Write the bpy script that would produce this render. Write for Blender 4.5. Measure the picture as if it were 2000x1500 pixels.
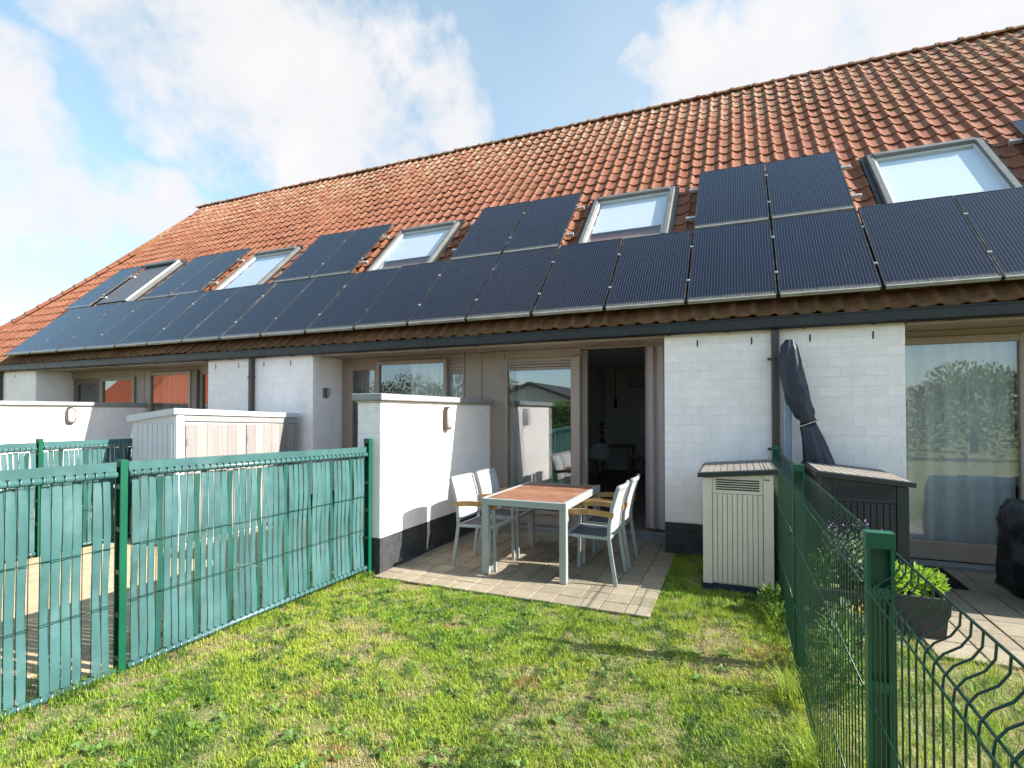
import bpy, bmesh, math, random
import numpy as np
from mathutils import Vector, Matrix, noise as mnoise
R = math.radians
random.seed(7); rng = np.random.default_rng(11)
for o in list(bpy.data.objects): bpy.data.objects.remove(o)
scn = bpy.context.scene
C = scn.collection

# ------------------------------------------------------------------ camera
cam = bpy.data.cameras.new('camera'); camo = bpy.data.objects.new('camera', cam); C.objects.link(camo)
cam.sensor_width = 36; cam.lens = 36 * 1035 / 2000; cam.shift_y = 0.0199
cam.clip_start = 0.05; cam.clip_end = 2000
camo.location = (0, 0, 1.6); camo.rotation_euler = (R(90.9), 0, R(22.9))
scn.camera = camo

# ------------------------------------------------------------------ world
SUN = Vector((1.31, 0.20, 1.0)).normalized()
EL = math.asin(SUN.z); AZ = math.atan2(SUN.x, SUN.y)
w = bpy.data.worlds.new('World'); scn.world = w; w.use_nodes = True
nt = w.node_tree; nt.nodes.clear(); N = nt.nodes.new; L = nt.links.new
wo = N('ShaderNodeOutputWorld'); bg = N('ShaderNodeBackground')
sky = N('ShaderNodeTexSky'); sky.sky_type = 'NISHITA'; sky.sun_disc = False
sky.sun_elevation = EL; sky.sun_rotation = AZ
sky.air_density = 1.0; sky.dust_density = 0.6; sky.ozone_density = 1.2
tc = N('ShaderNodeTexCoord')
def vm(op, a, b=None):
    n = N('ShaderNodeVectorMath'); n.operation = op
    for i, v in enumerate((a, b)):
        if v is None: continue
        if isinstance(v, (tuple, Vector)): n.inputs[i].default_value = tuple(v)
        else: L(v, n.inputs[i])
    return n.outputs['Value'] if op == 'DOT_PRODUCT' else n.outputs[0]
def mth(op, a, b=None, clamp=False):
    n = N('ShaderNodeMath'); n.operation = op; n.use_clamp = clamp
    for i, v in enumerate((a, b)):
        if v is None: continue
        if isinstance(v, (int, float)): n.inputs[i].default_value = v
        else: L(v, n.inputs[i])
    return n.outputs[0]
def mrange(v, a, b, c=0., d=1., smooth=False):
    n = N('ShaderNodeMapRange'); n.interpolation_type = 'SMOOTHSTEP' if smooth else 'LINEAR'
    L(v, n.inputs[0])
    for i, x in enumerate((a, b, c, d)): n.inputs[i + 1].default_value = x
    return n.outputs[0]
def wnoise(vec, scale, det, rough=.55):
    n = N('ShaderNodeTexNoise'); L(vec, n.inputs['Vector']); n.inputs['Scale'].default_value = scale
    n.inputs['Detail'].default_value = det; n.inputs['Roughness'].default_value = rough
    return n
D = tc.outputs['Generated']
dn = wnoise(D, 4.2, 3, .6)
dist = vm('SUBTRACT', dn.outputs['Color'], (.5, .5, .5))
dsc = N('ShaderNodeVectorMath'); dsc.operation = 'SCALE'; L(dist, dsc.inputs[0]); dsc.inputs['Scale'].default_value = .28
DW = vm('NORMALIZE', vm('ADD', D, dsc.outputs[0]))
_y = R(22.9); _p = R(.9)
_fw = Vector((-math.sin(_y) * math.cos(_p), math.cos(_y) * math.cos(_p), math.sin(_p)))
_rt = Vector((math.cos(_y), math.sin(_y), 0)); _up = _rt.cross(_fw)
def skydir(px, py): return (_fw + _rt * ((px - 1000) / 1035) - _up * ((py - 789.7) / 1035)).normalized()
blob = None
# cloud banks as directions in the sky; elsewhere the noise alone makes scattered clouds
for px, py, r in [(230, 20, 190), (470, 110, 270), (700, 170, 220), (850, 205, 135), (640, 300, 170),
                  (60, 400, 210), (300, 410, 140), (-60, 170, 130),
                  (1360, 190, 140), (1560, 130, 190), (1760, 80, 210), (2030, 20, 300)]:
    c = skydir(px, py)
    v = mrange(vm('DOT_PRODUCT', DW, c), math.cos(r / 1035 * .92), 1.0)
    blob = v if blob is None else mth('MAXIMUM', blob, v)
blob = mth('POWER', blob, .7)
fb = wnoise(D, 5.5, 6, .62)
fb2 = wnoise(D, 1.7, 2, .5)
cover = mth('ADD', mth('MULTIPLY', blob, .56), mth('MULTIPLY', fb.outputs['Fac'], 1.05))
cover = mth('ADD', cover, mth('MULTIPLY', fb2.outputs['Fac'], .15))
mask = mrange(cover, .80, 1.16, 0, .93, True)
thin = mrange(fb2.outputs['Fac'], .34, .72, .06, .36, True)
mask = mth('MAXIMUM', mask, thin)
tint = N('ShaderNodeMix'); tint.data_type = 'RGBA'; tint.blend_type = 'MULTIPLY'; tint.inputs[0].default_value = 1
L(sky.outputs[0], tint.inputs[6]); 
zs = N('ShaderNodeSeparateXYZ'); L(D, zs.inputs[0]); tg = N('ShaderNodeMix'); tg.data_type = 'RGBA'; L(mrange(zs.outputs['Z'], .0, .5), tg.inputs[0])
tg.inputs[6].default_value = (1.14, 1.30, 1.52, 1); tg.inputs[7].default_value = (1.40, 1.62, 1.38, 1); L(tg.outputs[2], tint.inputs[7])
shade = N('ShaderNodeMix'); shade.data_type = 'RGBA'; L(mrange(fb.outputs['Fac'], .35, .7), shade.inputs[0])
shade.inputs[6].default_value = (4.1, 4.1, 4.2, 1); shade.inputs[7].default_value = (4.75, 4.6, 4.6, 1)
cl = N('ShaderNodeMix'); cl.data_type = 'RGBA'; L(mask, cl.inputs[0]); L(tint.outputs[2], cl.inputs[6]); L(shade.outputs[2], cl.inputs[7])
L(cl.outputs[2], bg.inputs[0]); bg.inputs[1].default_value = 0.085
L(bg.outputs[0], wo.inputs[0])

# ------------------------------------------------------------------ sun, exposure
sl = bpy.data.lights.new('sun', 'SUN'); sl.energy = 5.0; sl.angle = R(.53); sl.color = (1, .955, .88)
so = bpy.data.objects.new('sun', sl); C.objects.link(so); so.location = (20, 5, 20)
so.rotation_euler = (-SUN).to_track_quat('-Z', 'Y').to_euler()
scn.view_settings.view_transform = 'Standard'; scn.view_settings.look = 'None'
scn.view_settings.exposure = 1.35; scn.view_settings.gamma = 1
scn.cycles.max_bounces = 5; scn.cycles.diffuse_bounces = 4; scn.cycles.glossy_bounces = 3; scn.cycles.transparent_max_bounces = 10; scn.cycles.use_light_tree = False

# ------------------------------------------------------------------ materials
M = {}
def newmat(name):
    m = bpy.data.materials.new(name); m.use_nodes = True; t = m.node_tree
    b = t.nodes['Principled BSDF']; M[name] = m
    return m, t, b
def mat(name, col, rough=.6, var=.15, scale=8., col2=None, bump=0., bscale=60., metal=0., spec=.5, stain=None, sscale=2., samt=.5, rand=0., coat=0.):
    """procedural: base colour with two octaves of noise, optional second colour patches, bump"""
    m, t, b = newmat(name); n = t.nodes.new; l = t.links.new
    co = n('ShaderNodeTexCoord'); geo = n('ShaderNodeNewGeometry')
    nz = n('ShaderNodeTexNoise'); nz.inputs['Scale'].default_value = scale; nz.inputs['Detail'].default_value = 7
    l(geo.outputs['Position'], nz.inputs['Vector'])
    mx = n('ShaderNodeMix'); mx.data_type = 'RGBA'
    c2 = col2 or tuple(c * (1 - var * 2) for c in col)
    mr = n('ShaderNodeMapRange'); mr.inputs[1].default_value = .3; mr.inputs[2].default_value = .7; l(nz.outputs['Fac'], mr.inputs[0])
    l(mr.outputs[0], mx.inputs[0]); mx.inputs[6].default_value = (*c2, 1); mx.inputs[7].default_value = (*col, 1)
    out = mx.outputs[2]
    if rand:
        oi = n('ShaderNodeObjectInfo'); ad = n('ShaderNodeMath'); ad.operation = 'ADD'; fr = n('ShaderNodeMath'); fr.operation = 'FRACT'
        l(oi.outputs['Random'], ad.inputs[0]); l(geo.outputs['Random Per Island'], ad.inputs[1]); l(ad.outputs[0], fr.inputs[0])
        hs = n('ShaderNodeHueSaturation'); mr2 = n('ShaderNodeMapRange'); l(fr.outputs[0], mr2.inputs[0])
        mr2.inputs[3].default_value = 1 - rand; mr2.inputs[4].default_value = 1 + rand
        l(mr2.outputs[0], hs.inputs['Value']); l(out, hs.inputs['Color']); out = hs.outputs[0]
    if stain:
        ns = n('ShaderNodeTexNoise'); ns.inputs['Scale'].default_value = sscale; ns.inputs['Detail'].default_value = 8; ns.inputs['Roughness'].default_value = .65
        mpv = n('ShaderNodeMapping'); mpv.inputs['Scale'].default_value = (1, 1, .3 if name == 'brick_white' else 1); l(geo.outputs['Position'], mpv.inputs[0]); l(mpv.outputs[0], ns.inputs['Vector'])
        ms = n('ShaderNodeMapRange'); ms.inputs[1].default_value = .5; ms.inputs[2].default_value = .72; ms.inputs[4].default_value = samt; l(ns.outputs['Fac'], ms.inputs[0])
        m2 = n('ShaderNodeMix'); m2.data_type = 'RGBA'; l(ms.outputs[0], m2.inputs[0]); l(out, m2.inputs[6]); m2.inputs[7].default_value = (*stain, 1); out = m2.outputs[2]
    l(out, b.inputs['Base Color']); b.inputs['Roughness'].default_value = rough; b.inputs['Metallic'].default_value = metal
    b.inputs['Specular IOR Level'].default_value = spec; b.inputs['Coat Weight'].default_value = coat
    if bump:
        nb = n('ShaderNodeTexNoise'); nb.inputs['Scale'].default_value = bscale; nb.inputs['Detail'].default_value = 5; l(geo.outputs['Position'], nb.inputs['Vector'])
        bp = n('ShaderNodeBump'); bp.inputs['Strength'].default_value = bump; bp.inputs['Distance'].default_value = .01
        l(nb.outputs['Fac'], bp.inputs['Height']); l(bp.outputs[0], b.inputs['Normal'])
    return m
mat('brick_white', (.92, .825, .80), .75, .03, 14, bump=.35, bscale=120, stain=(.62, .57, .50), sscale=5, samt=.30, rand=.03)
mat('mortar_white', (.90, .805, .78), .85, .05, 20, bump=.4, bscale=150)
mat('brick_dark', (.040, .040, .044), .7, .12, 10, bump=.35, bscale=120, stain=(.11, .105, .10), sscale=6, samt=.45, rand=.12)
mat('mortar_dark', (.03, .03, .032), .85, .1, 20, bump=.4)
mat('taupe', (.31, .238, .195), .45, .05, 3, bump=.05, bscale=40)
mat('taupe_dark', (.15, .112, .088), .5, .06, 3)
mat('gutter', (.011, .012, .012), .42, .2, 3, stain=(.026, .027, .026), sscale=4, samt=.5)
mat('downpipe', (.055, .040, .034), .4, .1, 4)
mat('black', (.012, .012, .013), .6, .1, 5)
mat('zinc', (.24, .25, .265), .5, .1, 4, metal=.2, stain=(.14, .14, .15), sscale=3, samt=.5)
mat('coping', (.30, .29, .30), .6, .08, 6, stain=(.22, .22, .21), sscale=5, samt=.5, bump=.1)
mat('cream', (.55, .50, .40), .6, .06, 8)
mat('room', (.82, .81, .80), .8, .03, 2)
mat('room_floor', (.20, .16, .12), .5, .1, 4)
mat('slat', (.055, .138, .138), .36, .12, 5, stain=(.115, .195, .20), sscale=4, samt=.55, rand=.10, bump=.08, bscale=30)
mat('slat_dark', (.018, .088, .070), .4, .12, 5, stain=(.035, .12, .10), sscale=4, samt=.4, rand=.12)
mat('post_green', (.003, .095, .050), .35, .12, 4, stain=(.008, .065, .038), sscale=7, samt=.4)
mat('wire_green', (.002, .036, .021), .3, .1, 6)
mat('paver', (.27, .225, .158), .85, .10, 25, bump=.5, bscale=90, stain=(.15, .125, .085), sscale=6, samt=.6, rand=.16)
mat('paver_bed', (.10, .085, .065), .95, .2, 30, bump=.6, bscale=100, stain=(.07, .09, .03), sscale=9, samt=.7)
mat('earth', (.50, .37, .24), .95, .16, 6, col2=(.36, .26, .165), bump=.8, bscale=60, stain=(.30, .27, .12), sscale=3, samt=.6)
mat('alu', (.37, .385, .39), .38, .04, 5, metal=.15)
mat('textile_light', (.42, .415, .41), .8, .05, 60, bump=.2, bscale=300)
mat('textile_dark', (.105, .108, .118), .8, .1, 60, bump=.25, bscale=300)
mat('teak', (.28, .135, .078), .55, .15, 9, col2=(.18, .078, .044), bump=.1, bscale=80, rand=.14)
mat('teak_arm', (.46, .27, .105), .5, .15, 12, col2=(.34, .18, .06), rand=.1)
mat('shed_beige', (.78, .62, .50), .55, .04, 5, bump=.05, bscale=50, stain=(.68, .55, .43), sscale=3, samt=.3)
mat('shed_lid', (.21, .185, .16), .7, .1, 12, bump=.2, bscale=60, stain=(.34, .31, .27), sscale=5, samt=.5)
mat('shed_navy', (.022, .027, .05), .5, .1, 6)
mat('shed_dark', (.024, .025, .031), .5, .1, 6, stain=(.045, .045, .05), sscale=4, samt=.4)
mat('shed_white', (.55, .56, .59), .5, .03, 4, stain=(.52, .53, .55), sscale=3, samt=.3)
mat('cover_blue', (.012, .018, .038), .5, .25, 5, bump=.9, bscale=16, stain=(.035, .042, .06), sscale=4, samt=.5)
mat('cover_black', (.010, .011, .016), .42, .2, 6, bump=.9, bscale=18)
mat('rope', (.55, .50, .40), .8)
mat('pole_blue', (.20, .26, .35), .35, .05, 5, metal=.3)
mat('curtain_grey', (.42, .355, .345), .85, .04, 20)
mat('curtain_white', (.80, .79, .77), .9, .03, 10)
mat('planter', (.035, .034, .037), .55, .12, 8, stain=(.07, .07, .065), sscale=5, samt=.5)
mat('rubber', (.008, .008, .008), .7)
mat('chrome', (.6, .61, .62), .25, .05, 5, metal=.9)
mat('rail', (.55, .55, .54), .35, .08, 8, metal=.6)
mat('panel_frame', (.018, .019, .022), .4, .1, 5, stain=(.16, .155, .13), sscale=6, samt=.5)
mat('panel_edge', (.30, .31, .28), .55, .15, 8, stain=(.16, .17, .12), sscale=7, samt=.6)
mat('skyl_frame', (.13, .128, .122), .5, .08, 5, stain=(.22, .21, .19), sscale=6, samt=.5)
mat('skyl_white', (.50, .50, .49), .5, .04, 5)
mat('blind', (.74, .76, .80), .8, .02, 4)
mat('shutter_grey', (.10, .105, .12), .5, .05, 5)
mat('lamp_glass', (.55, .55, .53), .3, .02, 5)
mat('vent_white', (.45, .45, .45), .6)
mat('shell_white', (.6, .62, .66), .4, .02, 5)
mat('wood_pale', (.35, .23, .12), .5, .1, 9)
mat('stem', (.06, .09, .03), .8)
mat('bark', (.10, .075, .055), .9, .2, 10)
mat('siding', (.62, .63, .64), .6, .04, 3)
mat('roof_dark', (.055, .055, .06), .8, .15, 6)
mat('roof_orange', (.55, .13, .05), .75, .15, 8)

def tile_mat():
    m, t, b = newmat('tile'); n = t.nodes.new; l = t.links.new
    geo = n('ShaderNodeNewGeometry'); oi = n('ShaderNodeObjectInfo')
    ad = n('ShaderNodeMath'); fr = n('ShaderNodeMath'); fr.operation = 'FRACT'
    l(oi.outputs['Random'], ad.inputs[0]); l(geo.outputs['Random Per Island'], ad.inputs[1]); l(ad.outputs[0], fr.inputs[0])
    ramp = n('ShaderNodeValToRGB'); l(fr.outputs[0], ramp.inputs[0])
    e = ramp.color_ramp.elements; e[0].color = (.19, .066, .035, 1); e[1].color = (.275, .110, .062, 1)
    for p, c in ((.25, (.222, .081, .046, 1)), (.5, (.25, .094, .053, 1)), (.75, (.215, .077, .043, 1))):
        x = e.new(p); x.color = c
    nz = n('ShaderNodeTexNoise'); nz.inputs['Scale'].default_value = 13; nz.inputs['Detail'].default_value = 8; nz.inputs['Roughness'].default_value = .7
    l(geo.outputs['Position'], nz.inputs['Vector'])
    mul = n('ShaderNodeMapRange'); l(nz.outputs['Fac'], mul.inputs[0]); mul.inputs[1].default_value = .25; mul.inputs[2].default_value = .75; mul.inputs[3].default_value = .80; mul.inputs[4].default_value = 1.12
    mm = n('ShaderNodeMix'); mm.data_type = 'RGBA'; mm.blend_type = 'MULTIPLY'; mm.inputs[0].default_value = 1
    l(ramp.outputs[0], mm.inputs[6]); cc = n('ShaderNodeCombineXYZ')
    for i in range(3): l(mul.outputs[0], cc.inputs[i])
    l(cc.outputs[0], mm.inputs[7])
    # lichen: pale yellow growth, strongest near the ridge; moss on the eaves courses
    sx = n('ShaderNodeSeparateXYZ'); l(geo.outputs['Position'], sx.inputs[0])
    def band(a, bb, c, d):
        r = n('ShaderNodeMapRange'); l(sx.outputs['Z'], r.inputs[0]); r.inputs[1].default_value = a; r.inputs[2].default_value = bb; r.inputs[3].default_value = c; r.inputs[4].default_value = d; return r.outputs[0]
    def patch(scale, lo, hi):
        q = n('ShaderNodeTexNoise'); q.inputs['Scale'].default_value = scale; q.inputs['Detail'].default_value = 9; q.inputs['Roughness'].default_value = .72
        l(geo.outputs['Position'], q.inputs['Vector']); r = n('ShaderNodeMapRange'); l(q.outputs['Fac'], r.inputs[0]); r.inputs[1].default_value = lo; r.inputs[2].default_value = hi; return r.outputs[0]
    def mulm(a, bb):
        k = n('ShaderNodeMath'); k.operation = 'MULTIPLY'; k.use_clamp = True; l(a, k.inputs[0]); l(bb, k.inputs[1]); return k.outputs[0]
    def mixc(f, a, col):
        k = n('ShaderNodeMix'); k.data_type = 'RGBA'; l(f, k.inputs[0]); l(a, k.inputs[6]); k.inputs[7].default_value = (*col, 1); return k.outputs[2]
    c = mixc(mulm(patch(5, .48, .68), band(5.6, 8.3, .08, .8)), mm.outputs[2], (.40, .31, .16))
    c = mixc(mulm(patch(9, .52, .66), band(6.5, 8.2, .1, .8)), c, (.52, .50, .42))
    c = mixc(mulm(patch(6, .38, .60), band(2.95, 2.72, 0., .6)), c, (.10, .085, .015))
    c = mixc(mulm(patch(11, .5, .65), band(3.3, 2.8, .1, .7)), c, (.055, .045, .028))
    l(c, b.inputs['Base Color']); b.inputs['Roughness'].default_value = .8; b.inputs['Specular IOR Level'].default_value = .2
    bp = n('ShaderNodeBump'); bp.inputs['Strength'].default_value = .3; bp.inputs['Distance'].default_value = .008
    l(nz.outputs['Fac'], bp.inputs['Height']); l(bp.outputs[0], b.inputs['Normal'])
tile_mat()
def pv_mat():
    m, t, b = newmat('pv'); n = t.nodes.new; l = t.links.new
    co = n('ShaderNodeTexCoord'); sx = n('ShaderNodeSeparateXYZ'); l(co.outputs['Object'], sx.inputs[0])
    def lines(sock, pitch, wd):
        a = n('ShaderNodeMath'); a.operation = 'MULTIPLY'; l(sock, a.inputs[0]); a.inputs[1].default_value = 1 / pitch
        f = n('ShaderNodeMath'); f.operation = 'FRACT'; l(a.outputs[0], f.inputs[0])
        g = n('ShaderNodeMath'); g.operation = 'LESS_THAN'; l(f.outputs[0], g.inputs[0]); g.inputs[1].default_value = wd / pitch; return g.outputs[0]
    li = lines(sx.outputs['X'], .0305, .0022)
    ce = lines(sx.outputs['Y'], .158, .003)
    nz = n('ShaderNodeTexNoise'); nz.inputs['Scale'].default_value = 3; l(co.outputs['Object'], nz.inputs['Vector'])
    m1 = n('ShaderNodeMix'); m1.data_type = 'RGBA'; l(nz.outputs['Fac'], m1.inputs[0]); m1.inputs[6].default_value = (.003, .0035, .010, 1); m1.inputs[7].default_value = (.005, .006, .015, 1)
    m3 = n('ShaderNodeMix'); m3.data_type = 'RGBA'; l(ce, m3.inputs[0]); l(m1.outputs[2], m3.inputs[6]); m3.inputs[7].default_value = (.010, .013, .028, 1)
    m2 = n('ShaderNodeMix'); m2.data_type = 'RGBA'; l(li, m2.inputs[0]); l(m3.outputs[2], m2.inputs[6]); m2.inputs[7].default_value = (.10, .105, .135, 1)
    # dust that has washed down to the lower frame
    dr = n('ShaderNodeMapRange'); l(sx.outputs['Y'], dr.inputs[0]); dr.inputs[1].default_value = .09; dr.inputs[2].default_value = .015; dr.inputs[4].default_value = .75
    nd = n('ShaderNodeTexNoise'); nd.inputs['Scale'].default_value = 22; l(co.outputs['Object'], nd.inputs['Vector'])
    dm = n('ShaderNodeMath'); dm.operation = 'MULTIPLY'; l(dr.outputs[0], dm.inputs[0]); l(nd.outputs['Fac'], dm.inputs[1])
    m4 = n('ShaderNodeMix'); m4.data_type = 'RGBA'; l(dm.outputs[0], m4.inputs[0]); l(m2.outputs[2], m4.inputs[6]); m4.inputs[7].default_value = (.34, .32, .26, 1)
    l(m4.outputs[2], b.inputs['Base Color']); b.inputs['Roughness'].default_value = .09; b.inputs['Specular IOR Level'].default_value = .44
pv_mat()
def glass_mat(name, f0, tint=(1, 1, 1), rough=0.):
    """thin pane: Schlick reflection on both faces, clear in between"""
    m = bpy.data.materials.new(name); m.use_nodes = True; t = m.node_tree; t.nodes.clear(); M[name] = m; n = t.nodes.new; l = t.links.new
    def mt(op, a, b=None):
        k = n('ShaderNodeMath'); k.operation = op
        for i, v in enumerate((a, b)):
            if v is None: continue
            if isinstance(v, (int, float)): k.inputs[i].default_value = v
            else: l(v, k.inputs[i])
        return k.outputs[0]
    o = n('ShaderNodeOutputMaterial'); ge = n('ShaderNodeNewGeometry'); d = n('ShaderNodeVectorMath'); d.operation = 'DOT_PRODUCT'
    l(ge.outputs['Normal'], d.inputs[0]); l(ge.outputs['Incoming'], d.inputs[1])
    p5 = mt('POWER', mt('SUBTRACT', 1., mt('ABSOLUTE', d.outputs['Value'])), 5.); fac = mt('ADD', mt('MULTIPLY', p5, 1 - f0), f0)
    tr = n('ShaderNodeBsdfTransparent'); tr.inputs[0].default_value = (*tint, 1)
    g = n('ShaderNodeBsdfGlossy'); g.inputs['Roughness'].default_value = rough; g.inputs[0].default_value = (.95, .97, 1, 1)
    x = n('ShaderNodeMixShader'); l(fac, x.inputs[0]); l(tr.outputs[0], x.inputs[1]); l(g.outputs[0], x.inputs[2]); l(x.outputs[0], o.inputs[0])
glass_mat('glass', .11, (.86, .88, .88)); glass_mat('glass_sky', .07, (.93, .95, .96))
def leaf_mat(name, c1, c2, trans=.35, rough=.5, attr=None):
    m, t, b = newmat(name); n = t.nodes.new; l = t.links.new
    geo = n('ShaderNodeNewGeometry'); mx = n('ShaderNodeMix'); mx.data_type = 'RGBA'
    l(geo.outputs['Random Per Island'], mx.inputs[0]); mx.inputs[6].default_value = (*c1, 1); mx.inputs[7].default_value = (*c2, 1)
    out = mx.outputs[2]
    if attr:
        a = n('ShaderNodeAttribute'); a.attribute_name = attr; out = a.outputs['Color']
    l(out, b.inputs['Base Color']); b.inputs['Roughness'].default_value = rough; b.inputs['Specular IOR Level'].default_value = .3
    tl = n('ShaderNodeBsdfTranslucent'); l(out, tl.inputs[0]); ms = n('ShaderNodeMixShader'); ms.inputs[0].default_value = trans
    l(b.outputs[0], ms.inputs[1]); l(tl.outputs[0], ms.inputs[2]); l(ms.outputs[0], t.nodes['Material Output'].inputs[0])
leaf_mat('grass', (.1, .2, .03), (.1, .2, .03), .35, .55, attr='Col')
leaf_mat('leaf_bright', (.20, .34, .03), (.32, .46, .06), .4)
leaf_mat('leaf_mid', (.07, .14, .028), (.15, .25, .05), .3)
leaf_mat('leaf_dark', (.025, .050, .015), (.06, .095, .025), .25)
leaf_mat('leaf_grey', (.12, .17, .09), (.20, .26, .14), .3)
leaf_mat('petal_purple', (.30, .14, .34), (.50, .30, .50), .3)
leaf_mat('petal_yellow', (.75, .55, .03), (.85, .65, .08), .3)
def ground_mat():
    m, t, b = newmat('soil'); n = t.nodes.new; l = t.links.new
    geo = n('ShaderNodeNewGeometry')
    def nz(s, d=8):
        q = n('ShaderNodeTexNoise'); q.inputs['Scale'].default_value = s; q.inputs['Detail'].default_value = d; q.inputs['Roughness'].default_value = .65; l(geo.outputs['Position'], q.inputs['Vector']); return q
    a = nz(2.2); r = n('ShaderNodeValToRGB'); l(a.outputs['Fac'], r.inputs[0]); e = r.color_ramp.elements
    e[0].position = .3; e[0].color = (.10, .125, .03, 1); e[1].position = .72; e[1].color = (.27, .225, .10, 1)
    x = e.new(.5); x.color = (.19, .19, .065, 1)
    b2 = nz(40); mx = n('ShaderNodeMix'); mx.data_type = 'RGBA'; mx.blend_type = 'MULTIPLY'; mx.inputs[0].default_value = .7
    l(r.outputs[0], mx.inputs[6]); l(b2.outputs['Color'], mx.inputs[7]); hs = n('ShaderNodeHueSaturation'); hs.inputs['Value'].default_value = 1.7; l(mx.outputs[2], hs.inputs['Color'])
    l(hs.outputs[0], b.inputs['Base Color']); b.inputs['Roughness'].default_value = .95
    bp = n('ShaderNodeBump'); bp.inputs['Distance'].default_value = .03; l(b2.outputs['Fac'], bp.inputs['Height']); l(bp.outputs[0], b.inputs['Normal'])
ground_mat()
def boards_mat():
    m, t, b = newmat('shed_boards'); n = t.nodes.new; l = t.links.new
    geo = n('ShaderNodeNewGeometry'); mp = n('ShaderNodeMapping'); mp.inputs['Scale'].default_value = (9, 9, .8); l(geo.outputs['Position'], mp.inputs[0])
    q = n('ShaderNodeTexNoise'); q.inputs['Scale'].default_value = 4; q.inputs['Detail'].default_value = 8; l(mp.outputs[0], q.inputs['Vector'])
    oi = n('ShaderNodeObjectInfo'); r = n('ShaderNodeMix'); r.data_type = 'RGBA'; l(oi.outputs['Random'], r.inputs[0]); r.inputs[6].default_value = (.33, .31, .295, 1); r.inputs[7].default_value = (.24, .21, .195, 1)
    mx = n('ShaderNodeMix'); mx.data_type = 'RGBA'; mr = n('ShaderNodeMapRange'); l(q.outputs['Fac'], mr.inputs[0]); mr.inputs[1].default_value = .4; mr.inputs[2].default_value = .75; mr.inputs[4].default_value = .5
    l(mr.outputs[0], mx.inputs[0]); l(r.outputs[2], mx.inputs[6]); mx.inputs[7].default_value = (.19, .165, .155, 1); l(mx.outputs[2], b.inputs['Base Color']); b.inputs['Roughness'].default_value = .7
boards_mat()

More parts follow.
